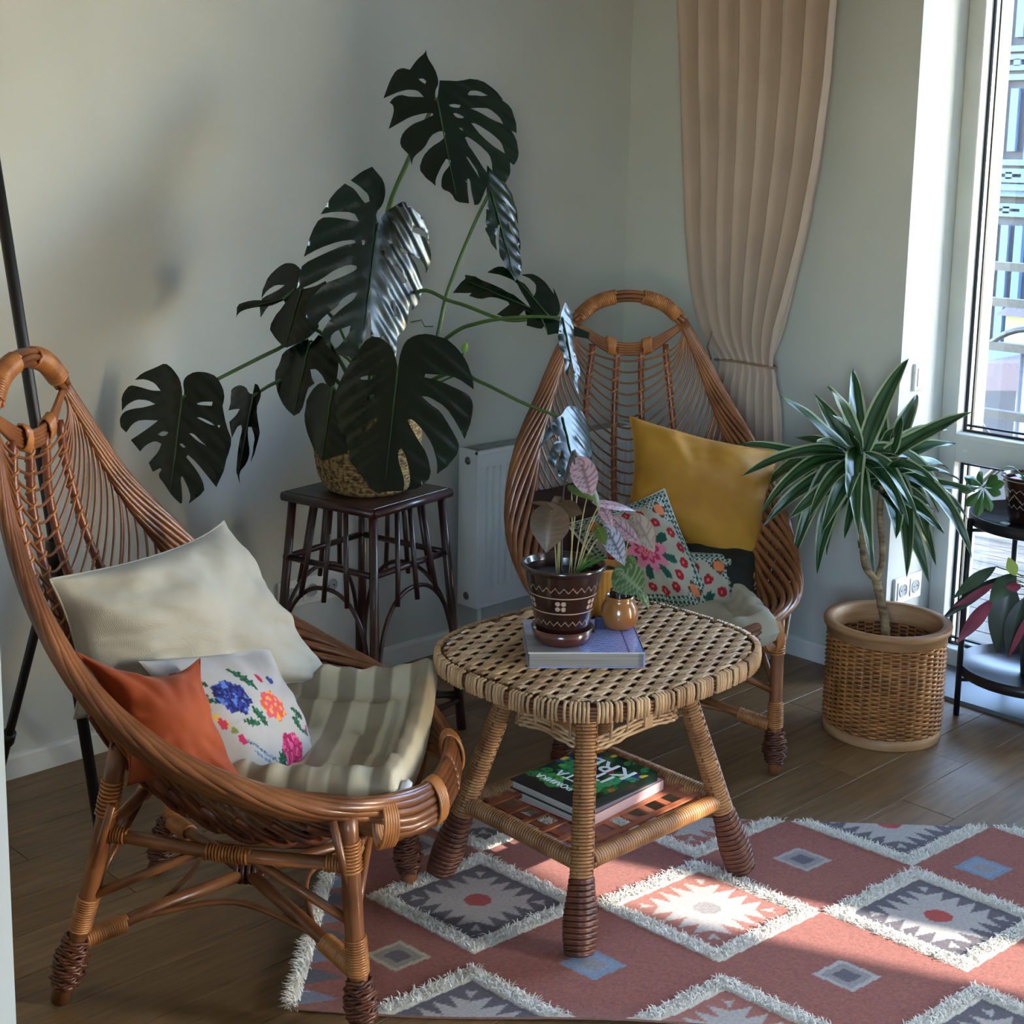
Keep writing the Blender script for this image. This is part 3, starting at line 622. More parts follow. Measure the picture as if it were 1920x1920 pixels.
# ties: rolled corner
cr_ = MB(); c0 = A(.33, -.16, .395)
for k in range(5):
    a = k*1.25; q = [wl(c0+A(.012*math.cos(a+t_)*1., .02*math.sin(a+t_), .014*math.sin(2*t_+a)+.004*k)) for t_ in np.linspace(0, 3.2, 9)]; cr_.tube(q, .011, 6, col=S((206, 208, 216)))
cr_.build('corner_gather', M_vc, o)
# --- right chair
P, col = seat_cushion('', '', (.15, 0), 0., .215, .25, .07, .365, lambda u, v: S((186, 182, 166)), 9, lambda a, b: .05*max(0, abs(b)-.1)**1.6)
mb = MB(); Pw = np.array([[[wr_(p) for p in r_] for r_ in s_] for s_ in P]); mb.grid(Pw[0], col); mb.grid(Pw[1][::-1], col)
o = mb.build('seat_cushion', M_vc, None); tag(o, 'pale grey beige tufted seat cushion of the chair behind the table', 'cushion')
o, e = pillow('brown_cushion', 'dark chocolate brown cushion at the left side of the far wicker chair', wr_((-.02, -.325, .47)), wr_((-.13, -.06, .46)), wr_((-.27, -.13, .665)), wr_((-.20, -.335, .635)), .10, M_brown, 30, .1, 31, .008)
o, e = pillow('mustard_cushion', 'large mustard yellow cushion leaning in the far wicker chair', wr_((-.115, -.055, .575)), wr_((-.02, .300, .42)), wr_((-.20, .400, .745)), wr_((-.26, -.022, .835)), .13, M_mustard, 44, .10, 41, .010, dome=.6)
piping(o, e, M_mustard)
o, e = pillow('dark_cushion', 'black green velvet cushion lying under the mustard cushion', wr_((-.02, -.10, .43)), wr_((.12, .25, .43)), wr_((-.06, .325, .50)), wr_((-.16, 0, .50)), .08, M_dkgreen, 26, .1, 51, .006)
_q2 = stitch(110)
def crossst(u, v):
    u, v = _q2(u), _q2(v); x, y = u-.5, v-.5; e_ = min(u, v, 1-u, 1-v)
    if e_ < .012: return S((222, 224, 224))
    if e_ < .10:
        k = math.sin((u+v)*70)*math.sin((u-v)*70); return S((24, 66, 58)) if k > .05 else (S((60, 40, 80)) if k < -.7 else S((190, 205, 196)))
    ax, ay = abs(x), abs(y); r = math.hypot(x, y); an = math.atan2(y, x)
    st = .20*(.62+.38*abs(math.cos(an*4)))
    if r < .05: return S((210, 40, 60)) if (math.sin(x*180)*math.sin(y*180)) > -.3 else S((240, 150, 160))
    if r < st*.62: return S((196, 40, 90)) if r > st*.45 else S((228, 120, 150))
    if r < st: return S((222, 130, 160))
    if r < .27 and abs(math.sin(an*4)) > .86-(.27-r)*1.2 and r > .14: return S((20, 84, 70))
    if .14 < r < .285 and abs(math.sin(an*4)) > .985: return S((30, 100, 80))
    for cx, cy in ((.33, .33), (.33, -.33), (-.33, .33), (-.33, -.33)):
        d = math.hypot(x-cx, y-cy); a2 = math.atan2(y-cy, x-cx)
        if d < .075*(.6+.4*abs(math.cos(2*a2))): return S((224, 130, 80)) if d < .05 else S((90, 60, 50))
    for cx, cy in ((.33, .12), (.33, -.12), (-.33, .12), (-.33, -.12), (.12, .33), (-.12, .33), (.12, -.33), (-.12, -.33), (.22, .22), (-.22, .22), (.22, -.22), (-.22, -.22), (0, .36), (0, -.36), (.37, 0), (-.37, 0)):
        d = math.hypot(x-cx, y-cy)
        if d < .042: return S((224, 120, 110)) if d < .011 else S((172, 22, 36))
    for cx, cy in ((.25, .38), (.38, .25), (-.25, .38), (-.38, .25), (.25, -.38), (.38, -.25), (-.25, -.38), (-.38, -.25)):
        if abs(x-cx) < .028 and abs(y-cy) < .028: return S((64, 30, 60)) if abs(abs(x-cx)-abs(y-cy)) > .007 else S((190, 210, 196))
    return S((180, 176, 162))
o, e = pillow('cross_stitch_cushion', 'cream cushion with red and green cross stitch flowers in the far wicker chair', wr_((.125, -.10, .405)), wr_((.12, .155, .37)), wr_((-.09, .045, .665)), wr_((-.07, -.225, .575)), .09, M_vc, 150, .06, 61, .010, crossst, dome=.6, frame=S((190, 186, 176)))
piping(o, e, mat('white_piping', (220, 222, 222), .7))
o2, e = pillow('folded_cushion', 'cross stitch cushion corner folded forward beside the dark cushion in the far chair', wr_((.10, .08, .385)), wr_((.11, .215, .405)), wr_((-.02, .225, .50)), wr_((-.03, .09, .505)), .05, M_vc, 60, .04, 63, .004, lambda u, v: crossst(.55+u*.45, .55+v*.45), dome=.6)
piping(o2, e, mat('white_piping', (220, 222, 222), .7))
o, e = pillow('grey_cushion', 'small grey satin cushion poking out behind the cross stitch cushion', wr_((.04, .12, .39)), wr_((.07, .25, .405)), wr_((-.02, .275, .47)), wr_((-.04, .16, .48)), .05, M_grey, 22, .1, 71, .004)

# ================= RATTAN TABLE =================
TC = A(2.19, 1.967); TZ = .53; HX, HY = .324, .277
M_rat = mat('pale_rattan', (202, 166, 124), .42, (168, 128, 88), 12., island=.25, coat=.15)
M_ratd = mat('dark_rattan', (120, 74, 44), .5, (84, 48, 28), 20., island=.2)
M_ratw = mat('wrapped_rattan', (172, 124, 76), .42, (136, 88, 50), 22., island=.28, coat=.15)
def rrect(hx, hy, r, n=14):
    out = []
    for cx, cy, a0 in ((hx-r, hy-r, 0), (-hx+r, hy-r, pi/2), (-hx+r, -hy+r, pi), (hx-r, -hy+r, 1.5*pi)):
        for k in range(n): a = a0+pi/2*k/(n-1); out.append((cx+r*math.cos(a), cy+r*math.sin(a)))
    return np.array(out)
tb = thing('coffee_table', 'low rattan coffee table with a woven top and a lower shelf, standing on the rug', 'table', (TC[0], TC[1], 0))
SN = 3.0
_t = np.linspace(0, 2*pi, 97)[:-1]; _c, _s = np.cos(_t), np.sin(_t); ol = np.stack([HX*np.sign(_c)*abs(_c)**(2/SN), HY*np.sign(_s)*abs(_s)**(2/SN)], -1)
def inside(x, y, m=0.): return (abs(x)/(HX-m))**SN+(abs(y)/(HY-m))**SN < 1
cr0 = np.vstack([ol, ol[:1]]); z1 = np.full((len(cr0), 1), TZ-.012)
mb = MB(); mb.grid(np.array([np.hstack([cr0, z1]), np.hstack([cr0*.001, z1])])); mb.grid(np.array([np.hstack([cr0, z1-.012]), np.hstack([cr0*.001, z1-.012])])[::-1]); mb.build('top_board', mat('mid_rattan', (140, 98, 62), .6, (112, 74, 44), 20.), tb, False)
# weave: weavers along x, groups of three canes, passing over and under
mb = MB(); row = 0; y = -HY+.016; pit = .0178; st = .036
while y < HY-.012:
    for k in range(3):
        yy = y+(k-1)*.0058; xs = [x for x in np.arange(-HX, HX, st/4) if inside(x, yy, .010)]
        if len(xs) > 6:
            xs = np.array(xs); ph = pi*(row % 2)
            z = TZ-.0030+.0034*np.clip(np.sin(xs/st*pi+ph)*1.9+1.0, -1, 1); y_ = yy+.0024*np.sin(xs/st*2*pi+ph*2)*(k-1)-(k-1)*.0012+(RNG.random()-.5)*.0012
            mb.tube(np.stack([xs, y_, z], -1), .0033, 5, cap=False, up=(0, 0, 1))
    y += pit; row += 1
mb.build('weave', M_rat, tb)['kind'] = 'stuff'
mb = MB()
for k, x in enumerate(np.arange(-HX+st*.5, HX, st)):
    ys = [y for y in np.arange(-HY, HY, .02) if inside(x, y, .012)]
    if len(ys) > 2: mb.tube([(x, y, TZ-.0065) for y in ys], .0042, 4)
mb.build('stake', M_ratd, tb)['kind'] = 'stuff'
# wrapped rim
mb = MB(); pr = resamp(np.hstack([cr0, np.full((len(cr0), 1), TZ-.016)]), 520)[:-1]
for dz in (-.014, -.007, 0, .007): mb.tube(pr[::4]+A(0, 0, dz)*1.0, .0042, 5, closed=True)
o = mb.build('rim', M_ratd, tb)
mb = MB(); n = 236
for i in range(n):
    t_ = i/n*len(pr); j = int(t_) % len(pr); p = pr[j]; T = pr[(j+2) % len(pr)]-pr[j-2]; T /= np.linalg.norm(T); O = A(T[1], -T[0], 0)
    if i % 7 == 6: continue
    a = (RNG.random()-.5)*.3
    mb.tube([p+O*.0045+A(0, 0, .0165)-O*.009, p+O*.0055+A(0, 0, .0155), p+O*.0075+T*a*.006, p+O*.006-A(0, 0, .0175)-T*a*.006, p-O*.006-A(0, 0, .018)], .0036, 5, flat=1., cap=False)
mb.build('rim_wrap', M_rat, tb)['kind'] = 'stuff'
# legs: splayed, wrapped, with dark braided feet
FXY = [(-.262, -.205), (.258, -.212), (.262, .215), (-.245, .232)]; TXY = [(-.135, -.095), (.135, -.095), (.135, .10), (-.135, .10)]
def lpt(i, z): f_, t_ = A(*FXY[i]), A(*TXY[i]); q = f_+(t_-f_)*(z/(TZ-.03)); return A(q[0], q[1], z)
for i in range(4):
    P = [lpt(i, z) for z in (0.010, .06, .13, .2, .35, TZ-.03)]
    lg = MB().tube(P, [.021, .020, .019, .0185, .0175, .017], 12).build('leg', M_ratd, tb)
    wb = MB(); wb.tube(coil([lpt(i, .15), lpt(i, TZ-.04)], [.0215, .020, .019], 52, 0, k=12), .0038, 5); wb.build('leg_wrap', M_ratw, lg)
    for a in (.4, 1.9, 3.5, 5.0):   # flat tie running under every other turn
        sp_ = MB()
        for z in np.arange(.165, TZ-.06, .0155):
            p = lpt(i, z); d = A(math.cos(a), math.sin(a), 0); sp_.tube([p+d*.0225-A(0, 0, .003), p+d*.0235, p+d*.0225+A(0, 0, .003)], .0024, 4)
        sp_.build('leg_tie', M_ratd, lg)['kind'] = 'stuff'
    fb = MB(); prf = [.026, .030, .0315, .029, .0245, .022]
    for d in (1, -1):
        c = coil([lpt(i, .013), lpt(i, .15)], prf, 13, 0, k=20, ph=d)
        ax = lpt(i, .15)-lpt(i, .006); ax /= np.linalg.norm(ax)
        for q in range(len(c)):
            b0_ = lpt(i, .006)+ax*((c[q]-lpt(i, .006))@ax); c[q] = b0_+(c[q]-b0_)*(1+.06*math.sin(q*1.57*1.0+(pi if d < 0 else 0)))
        fb.tube(c, .0044, 5)
    fb.build('foot_wrap', M_foot, lg)
# apron band between the legs
for k in range(4):
    mb = MB(); ph = k*pi; tt = np.linspace(0, 2*pi, 161)[:-1]; c_, s_ = np.cos(tt), np.sin(tt); w_ = 1+.016*np.cos(tt*26+ph)+.05*(k-2.5)/6
    x = .162*w_*np.sign(c_)*abs(c_)**.55; y = .128*w_*np.sign(s_)*abs(s_)**.55; z = .408-.0078*k-.016*abs(np.sin(2*tt))
    mb.tube(np.stack([x, y, z], -1), .0037, 5, closed=True, up=(0, 0, 1)); mb.build('apron_cane', M_rat, tb)
for s in (-1, 1):
    for k in range(5): x = -.10+k*.05; MB().tube([(x, s*.135, TZ-.03), (x, s*.128, .39)], .0032, 5).build('apron_stake', M_rat, tb)
    for k in range(4): y = -.075+k*.05; MB().tube([(s*.168, y, TZ-.03), (s*.162, y, .39)], .0032, 5).build('apron_stake', M_rat, tb)
MB().box(.0, .024, -.134, -.130, .385, TZ-.03).build('apron_batten', M_rat, tb, False)
# lower shelf
SZ = .175; cs = [lpt(i, SZ) for i in range(4)]
for i in range(4):
    p, q = cs[i], cs[(i+1) % 4]; r_ = MB().tube([p, q], .0135, 10).build('shelf_rail', M_ratd, tb)
    MB().tube(coil([p+(q-p)*.05, q-(q-p)*.05], .0165, np.linalg.norm(q-p)/.0078, 0, k=10), .0040, 5).build('rail_wrap', M_ratw, r_)
M_slat = mat('shelf_splint', (176, 104, 70), .5, (140, 76, 48), 20., island=.15)
for k in range(7):
    x = -.165+k*.055; MB().box(x-.009, x+.009, -.165, .17, SZ+.000, SZ+.004).build('shelf_splint', M_slat, tb, False)
for k in range(6):
    y = -.13+k*.053; MB().box(-.21, .21, y-.007, y+.007, SZ+.004, SZ+.008).build('shelf_splint', M_slat, tb, False)

# ---- text helper: flat lettering turned into mesh
def text(s, size, m, name, parent, M4, bold=0.0):
    c = bpy.data.curves.new('lettering', 'FONT'); c.body = s; c.size = size; c.align_x = 'CENTER'; c.align_y = 'CENTER'; c.extrude = .0003; c.offset = bold; c.resolution_u = 3
    o = bpy.data.objects.new('lettering_curve', c); COL.objects.link(o); bpy.context.view_layer.update()
    me = bpy.data.meshes.new_from_object(o.evaluated_get(bpy.context.evaluated_depsgraph_get())); bpy.data.objects.remove(o)
    me.materials.clear(); me.materials.append(m); n = bpy.data.objects.new(name, me); COL.objects.link(n); n.parent = parent; me.transform(M4); return n
def book(name, label, c, ang, L, Wd, H, m_cov, m_page, colf=None, spine_side=1, ct=.003):
    """spine along +x side of local frame; L along y, Wd along x"""
    b = thing(name, label, 'book', c, ang)
    MB().box(-Wd/2+.003, Wd/2-.003, -L/2+.004, L/2-.004, ct, H-ct).build('pages', m_page, b, False)
    MB().box(-Wd/2, Wd/2, -L/2, L/2, 0, ct).box(Wd/2-.003, Wd/2+.001, -L/2, L/2, 0, H).build('back_cover', m_cov, b, False, .001)
    cv = MB(); N = 90 if colf else 2; u = np.linspace(0, 1, N); U, V = np.meshgrid(u, u, indexing='ij'); G = np.stack([(U-.5)*Wd, (V-.5)*L, np.full_like(U, H)], -1)
    col = np.array([[colf(U[i, j], V[i, j]) for j in range(N)] for i in range(N)]) if colf else (1, 1, 1)
    cv.grid(G, col); cv.box(-Wd/2, Wd/2, -L/2, L/2, H-ct, H-.0002, col=(.6, .6, .6) if colf else (1, 1, 1)); cv.build('front_cover', M_vcg if colf else m_cov, b, False)
    return b
M_vcg = mat('glossy_print', (255, 255, 255), .22, (245, 245, 245), 10., attr=True, coat=.3)
M_page = mat('page_edges', (190, 184, 172), .8, (160, 154, 144), 4., (1, 1, 90)); M_pageg = mat('grey_page_edges', (150, 146, 140), .8, (124, 120, 116), 4., (1, 1, 90))
# large grey blue book on the table, turned square to the camera
P0, P1, P2 = onz(990, 1253, TZ+.002), onz(1208, 1253, TZ+.002), onz(1192, 1178, TZ+.036)
ex = P1-P0; Wd = np.linalg.norm(ex[:2]); ba = math.atan2(ex[1], ex[0]); ey = A(-math.sin(ba), math.cos(ba)); Ld = .21
bc = (P0+P1)/2; BH = .034; bcx, bcy = bc[0]+ey[0]*Ld/2, bc[1]+ey[1]*Ld/2
M_bluec = mat('blue_grey_cover', (150, 160, 204), .4, (138, 148, 196), 5.); M_greyc = mat('grey_cover', (150, 148, 158), .45)
def bluecov(u, v):
    W1, B1 = S((176, 178, 196)), S((40, 52, 120)); x, y = (u-.5)*Wd, (v-.5)*Ld
    if x > .085-.0*y and x < .088: return B1
    if y > -.06+1.0*(x-.0)*-.2 and x < .0 or x < -.01: return S((150, 148, 160)) if (y*110) % 1 > .16 else S((110, 108, 124))
    k = (y*1.0-x*.28)*95 % 1
    return B1 if k < .17 else S((148, 162, 222))
bb_ = book('hardback_book', 'thick grey blue hardback with fine diagonal lines under the pots on the woven table', (bcx, bcy, TZ+.0015), ba, Ld, Wd, BH, M_bluec, M_pageg, bluecov)
BZ = TZ+.0015+BH
# books on the shelf
sh = thing('x', 'x', 'x') ; bpy.data.objects.remove(sh)
q0, q1, q2, q3 = onz(918, 1470, .215), onz(1063, 1548, .215), onz(1275, 1452, .215), onz(1120, 1395, .215)
bxa = math.atan2(*(q2-q1)[1::-1]); cxy = (q0+q1+q2+q3)/4; ex_ = A(math.cos(bxa), math.sin(bxa)); 
# orientation: text upside down to the camera
ba2 = bxa+pi
M_bg = mat('black_green_cover', (18, 40, 34), .25, coat=.4); M_pink = mat('pale_pink_cover', (206, 170, 168), .4)
def veg(u, v):
    # u from 0 (right side in the photograph) to 1; v along the book
    base = S((14, 60, 40)) if nz(u*5, v*5, 2) > -.05 else S((10, 28, 30))
    if v > .80: base = S((14, 18, 26))
    for cx, cy, rx, ry, a, c in VEG:
        du, dv = u-cx, v-cy; x = du*math.cos(a)+dv*math.sin(a); y = -du*math.sin(a)+dv*math.cos(a)
        if (x/rx)**2+(y/ry)**2 < 1+.25*nz(u*30, v*30): return S(c) if nz(u*25, v*25, 7) > -.3 else S(tuple(k*.7 for k in c))
    return base
rv = random.Random(5); VEG = []
for k in range(46):
    c = rv.choice([(60, 150, 70), (90, 180, 80), (40, 120, 60), (30, 100, 56), (70, 170, 110), (40, 130, 80), (200, 70, 40), (230, 120, 50), (220, 190, 60), (180, 40, 40), (60, 70, 140)])
    big = c[1] > c[0]; VEG.append((rv.random(), rv.random()*.8, rv.uniform(.03, .10 if big else .05), rv.uniform(.03, .2 if big else .05), rv.random()*3, c))
b1 = thing('shelf_book', 'pale pink book lowest on the shelf of the rattan table', 'book', (cxy[0]+.012, cxy[1]-.012, SZ+.0085), ba2+.05)
MB().box(-.13, .13, -.095, .095, 0, .0022).box(-.13, .13, -.095, .095, .0195, .022).box(-.13, .13, .093, .096, 0, .022).build('cover', M_pink, b1, False); MB().box(-.127, .127, -.09, .093, .002, .0195).build('pages', M_page, b1, False)
b2 = thing('shelf_book', 'glossy green vegetable cookbook with white handwritten title, on top of the shelf stack', 'book', (cxy[0], cxy[1], SZ+.031), ba2)
WL, WD2 = .262, .192
N = 110; u = np.linspace(0, 1, N); U, V = np.meshgrid(u, u, indexing='ij'); G = np.stack([(U-.5)*WL, (V-.5)*WD2, np.full_like(U, .0215)], -1)
col = np.array([[veg(V[i, j], U[i, j]) for j in range(N)] for i in range(N)])
MB().grid(G, col).build('front_cover', M_vcg, b2, False)
MB().box(-WL/2, WL/2, -WD2/2, WD2/2, 0, .0025).box(-WL/2, WL/2, -WD2/2, WD2/2, .0188, .0213).box(-WL/2, WL/2, WD2/2-.002, WD2/2+.0005, 0, .0213).build('cover', M_bg, b2, False); MB().box(-WL/2+.004, WL/2-.004, -WD2/2+.004, WD2/2-.002, .0025, .0188).build('pages', M_page, b2, False)
M_ink = mat('white_ink', (240, 244, 244), .4); Rz = lambda a: Matrix.Rotation(a, 4, 'Z')
for s, sz, x, y in (('КВІТ', .062, .0, .052), ('КОВА', .05, .02, .006), ('АБЕТКА', .030, -.02, -.038), ('СМАКУ', .018, -.055, -.066)): pass
TT = []
def put(s, sz, x, y, b=.0006): text(s, sz, M_ink, 'lettering', b2, Matrix.Translation((x, y, .0218)) @ Rz(TEXTA), b)
TEXTA = -pi/2
put('KRB', .072, -.07, .01); put('IT', .06, -.022, .03); put('МІТА', .036, .028, -.005); put('РОМИКА', .024, .072, -.02, .0003); 

# ---- things on the book
def zig(n, amp, z0): return lambda th, z: abs(z-(z0+amp*math.sin(th*n))) 
M_glaze = mat('glazed_brown_clay', (255, 255, 255), .16, (235, 235, 235), 9., attr=True, coat=.6)
DB = S((38, 16, 14)); SL = S((180, 154, 138))
def potpaint(h, cfg):
    def f(th, z, r):
        for (kind, z0, w, amp, n) in cfg:
            if kind == 'l' and abs(z-z0) < w: return SL
            if kind == 'z' and abs(z-(z0+amp*math.asin(math.sin(th*n))/1.57)) < w: return SL
            if kind == 'd' and abs(z-z0) < .012:
                k = 2*pi/6; t_ = ((th+amp+k/2) % k)-k/2; x = t_*.06; y = z-z0
                for sx in (-1, 1):
                    for sy in (-1, 1):
                        if math.hypot(x-sx*.0052, y-sy*.0052) < .0044: return SL
        return DB
    return f
pc = at(1050, 1190, 1.) ; pp = onz(1053, 1216, BZ); pdir = A(pp[0], pp[1], 0)/np.linalg.norm(pp[:2]); pr_ = .0535
pcx = pp+pdir*.056; pot = thing('flower_pot', 'glossy dark brown clay flower pot with cream wavy lines, standing on the hardback book', 'flower pot', (pcx[0], pcx[1], BZ)); pot.scale = (1.1, 1.1, 1.12)
def finelathe(prof, nz_, n, colf): 
    P = resamp(np.array([(a, 0, b) for a, b in prof]), nz_); return MB().lathe(P[:, (0, 2)], n, colf=colf)
MB().lathe([(.001, .0), (.048, .0), (.053, .006), (.0585, .028), (.0565, .028), (.050, .008), (.001, .006)], 40).build('saucer', mat('brown_clay_glaze', (84, 42, 34), .2, (66, 32, 26), 8., coat=.6), pot)
cfg = [('z', .128-.016, .0007, .0048, 26), ('l', .096-.0, .0008, 0, 0), ('l', .066, .0008, 0, 0), ('z', .046, .0007, .0042, 24), ('d', .081, 0, .35, 0)]
finelathe([(.044, .0065), (.046, .01), (.0735, .136), (.079, .140), (.080, .144), (.079, .147), (.074, .147), (.0695, .136), (.066, .118)], 190, 300, potpaint(0, cfg)).build('body', M_glaze, pot)
MB().lathe([(.0665, .122), (.04, .126), (.001, .125)], 40).build('soil', mat('potting_soil', (40, 28, 22), .95, (20, 14, 12), 60., bump=1., bscale=150.), pot)
pcx = A(pcx[0], pcx[1], BZ)
# small honey jar with glass and cutting
jp = onz(1160, 1183, BZ); jd = A(jp[0], jp[1], 0)/np.linalg.norm(jp[:2]); jc = jp+jd*.03
jar = thing('honey_jar', 'small round honey brown glazed jar beside the brown flower pot', 'jar', (jc[0], jc[1], BZ)); jar.scale = (1.12, 1.12, 1.12)
MB().lathe([(.001, 0), (.026, .0), (.031, .004), (.0355, .014), (.0362, .028), (.0335, .042), (.0285, .050), (.0265, .053), (.0275, .058), (.0265, .0615), (.0245, .0615), (.024, .054), (.026, .046), (.028, .03), (.001, .02)], 40).build('body', mat('honey_glaze', (158, 104, 52), .16, (140, 84, 38), 9., coat=.7), jar)
gg = bpy.data.materials.new('clear_glass'); gg.use_nodes = True; pbs = gg.node_tree.nodes['Principled BSDF']; pbs.inputs['Transmission Weight'].default_value = 1; pbs.inputs['Roughness'].default_value = .03; pbs.inputs['IOR'].default_value = 1.3
gv = MB().lathe([(.001, .022), (.018, .022), (.0205, .05), (.0195, .066), (.0175, .069), (.019, .0725), (.0178, .0725), (.016, .069), (.018, .062), (.0185, .05), (.001, .03)], 32).build('glass_vial', gg, None, off=(0, 0, 0)); gv.scale = (1.12,)*3; gv.location = (jc[0], jc[1], BZ); tag(gv, 'clear glass vial standing in the honey brown jar', 'vial')
# ribbed yellow pot behind
yc = onz(1128, 1160, TZ+.001); yc = yc+jd*.045
def rib_pot():
    th = np.linspace(0, 2*pi, 97)[:-1]; mb = MB(); rows = []
    for r, z in ((.03, 0), (.036, .003), (.040, .05), (.043, .105), (.046, .112), (.042, .112), (.039, .10)):
        rows.append([(r*(1+(.022 if .003 < z < .108 else 0)*math.cos(a*24))*math.cos(a), r*(1+(.022 if .003 < z < .108 else 0)*math.cos(a*24))*math.sin(a), z) for a in np.append(th, 0)])
    mb.grid(np.array(rows)[:, ::-1]); return mb
yp = thing('ribbed_pot', 'ribbed mustard yellow pot behind the brown flower pot on the table', 'flower pot', (yc[0], yc[1], TZ+.001)); rib_pot().build('body', mat('mustard_glaze', (200, 146, 70), .3, (170, 116, 50), 9., coat=.4), yp)
MB().lathe([(.039, .098), (.001, .1)], 24).build('soil', MATS['potting_soil'], yp)
# tiny dark pot / perfume stopper between them
dc = onz(1125, 1181, BZ)+jd*.012
o = MB().box(-.011, .011, -.008, .008, 0, .026).build('lighter', mat('navy_plastic', (30, 34, 66), .4), None, False, .002); o.location = (dc[0], dc[1], BZ); o.rotation_euler = (0, 0, ba); tag(o, 'small navy blue block on the book between the pot and the honey jar', 'box')
o = MB().lathe([(.0005, 0), (.0035, .001), (.0045, .004), (.003, .007), (.0005, .008)], 12).build('bead', M_black, None); q = onz(1113, 1186, BZ); o.location = (q[0], q[1], BZ); tag(o, 'tiny black bead on the book beside the saucer', 'bead')

# ================= CURTAIN =================
M_cur = mat('taupe_velvet_curtain', (188, 168, 156), .8, (178, 158, 146), 5., fabric=.12, sheen=.5, bscale=260)
ct = thing('curtain', 'dusty pink taupe curtain gathered by a tie in front of the right wall', 'curtain', (3.6, 2.8, 0)); co = (3.6, 2.8, 0)
XC = 3.60
def ced(yy): return None
pxs = [(-140, 1250, 1606), (0, 1257, 1585), (150, 1263, 1571), (300, 1270, 1548), (430, 1277, 1520), (540, 1290, 1490), (620, 1312, 1466), (665, 1338, 1452), (678, 1345, 1450), (700, 1342, 1456), (760, 1336, 1463), (850, 1332, 1467), (1000, 1330, 1466), (1200, 1330, 1464), (1320, 1330, 1462)]
zs, y0s, y1s = [], [], []
for yy, a, b in pxs: p = onX(a, yy, XC); q = onX(b, yy, XC); zs.append((p[2]+q[2])/2); y0s.append(p[1]); y1s.append(q[1])
zs = np.array(zs)[::-1]; y0s = np.array(y0s)[::-1]; y1s = np.array(y1s)[::-1]
ZT = onX(1345, 678, XC)[2]; nzr, nu = 90, 240; NF = 8
Zr = np.concatenate([np.linspace(.015, ZT-.05, 34), np.linspace(ZT-.045, ZT+.045, 14), np.linspace(ZT+.06, 2.58, 42)]); Uc = np.linspace(0, 1, nu); G = np.zeros((len(Zr), nu, 3))
for i, z in enumerate(Zr):
    ya, yb = np.interp(z, zs, y0s), np.interp(z, zs, y1s)
    if z > zs[-1]: ya, yb = y0s[-1], y1s[-1]
    pin = math.exp(-((z-ZT)/.07)**2); amp = .042*(1-.75*pin)*(1 if z > ZT else .8)
    for j, u_ in enumerate(Uc):
        w_ = u_+.010*math.sin(u_*21+2)+.012*nz(u_*7, z*.5, 3)
        f = math.sin(w_*NF*2*pi); f = math.copysign(abs(f)**.55, f); f2 = .16*math.sin(w_*NF*4.1*pi+z*1.5+1)
        G[i, j] = (XC+amp*(f+f2*.6)+.006*nz(u_*12, z*3, 1), ya+(yb-ya)*(w_+.014*math.sin(w_*NF*4*pi)*(1-pin)), z)
mb = MB(); mb.grid(G); G2 = G+A(.004, 0, 0); mb.grid(G2[::-1]); mb.build('drape', M_cur, ct, off=co)
ya, yb = np.interp(ZT, zs, y0s), np.interp(ZT, zs, y1s); cy_ = (ya+yb)/2; hw = abs(ya-yb)/2+.006
th = np.linspace(0, 2*pi, 40)[:-1]; MB().tube([(XC+.034*math.cos(a), cy_+hw*math.sin(a), ZT+.008*math.cos(a)**2+.006) for a in th], .0035, 6, closed=True).tube([(XC-.03, cy_+hw*.95, ZT+.01), (XC-.045, cy_+hw*1.0, ZT+.05), (XC-.04, cy_+hw*.9, ZT+.10)], .003, 5).tube([(XC-.03, cy_+hw*.95, ZT+.01), (XC-.05, cy_+hw*1.08, ZT-.02)], .003, 5).build('tie', mat('taupe_cord', (140, 116, 98), .8), ct, off=co)
MB().tube([(XC, 2.3, 2.595), (XC, 3.28, 2.595)], .012, 8).build('curtain_rod', M_white, ct, off=co)

# ================= RUG =================
s2 = math.sqrt(.5)
def rw(u, v): v = v-.02*u; return ((u+v)*s2, (v-u)*s2)
U0, U1, V0, V1 = -.405, 1.33, 2.40, 3.243
DU, HU, HV = .479, .238, .208
nu_, nv_ = 420, 205; uu = np.linspace(U0, U1, nu_); vv = np.linspace(V0, V1, nv_); U, V = np.meshgrid(uu, vv, indexing='ij')
C = np.zeros(U.shape+(3,)); C[:] = S((154, 80, 64)); h_ = RNG.random(U.shape)[..., None]; C = C*(.82+.36*h_)
rows = [(2.822, 0), (3.245, 0), (2.365, 0)]
PUR, SAL, CRM, RED, GRY = S((92, 82, 92)), S((166, 96, 80)), S((186, 178, 174)), S((178, 48, 42)), S((150, 142, 142))
kinds = {(0, 0): 'p', (0, 1): 's', (0, 2): 'p', (1, 0): 'p', (1, 1): 's', (1, 2): 'p', (2, 0): 'p', (2, 1): 's', (2, 2): 'p', (0, 3): 's', (1, 3): 's', (2, 3): 's'}
dia = []
for r_, (vc, _) in enumerate(rows):
    for k in range(4):
        uc = -.087+DU*k
        if k == 3 and r_ != 9: pass
        dia.append((uc, vc, kinds[(r_, k)], r_))
for uc, vc, kd, _ in dia:
    X = (U-uc)/HU; Y = (V-vc)/HV; m = abs(X)+abs(Y); inn = m < .76; C[inn] = (PUR if kd == 'p' else SAL)
    Xi, Yi = X/.76, Y/.76; mi = abs(Xi)+abs(Yi); e = (abs(Xi)-abs(Yi)); tri = abs(((e*3.5+.5) % 1)*2-1)
    st_ = mi < .52+.40*tri*(1-.25*abs(e)); st_ &= inn; C[st_] = CRM
    ce = (Xi**2+(Yi*1.0)**2) < .16**2*1.0; C[ce & inn] = (RED if kd == 'p' else GRY)
    C[(m > .75) & (m < 1.0)] = S((226, 220, 208))
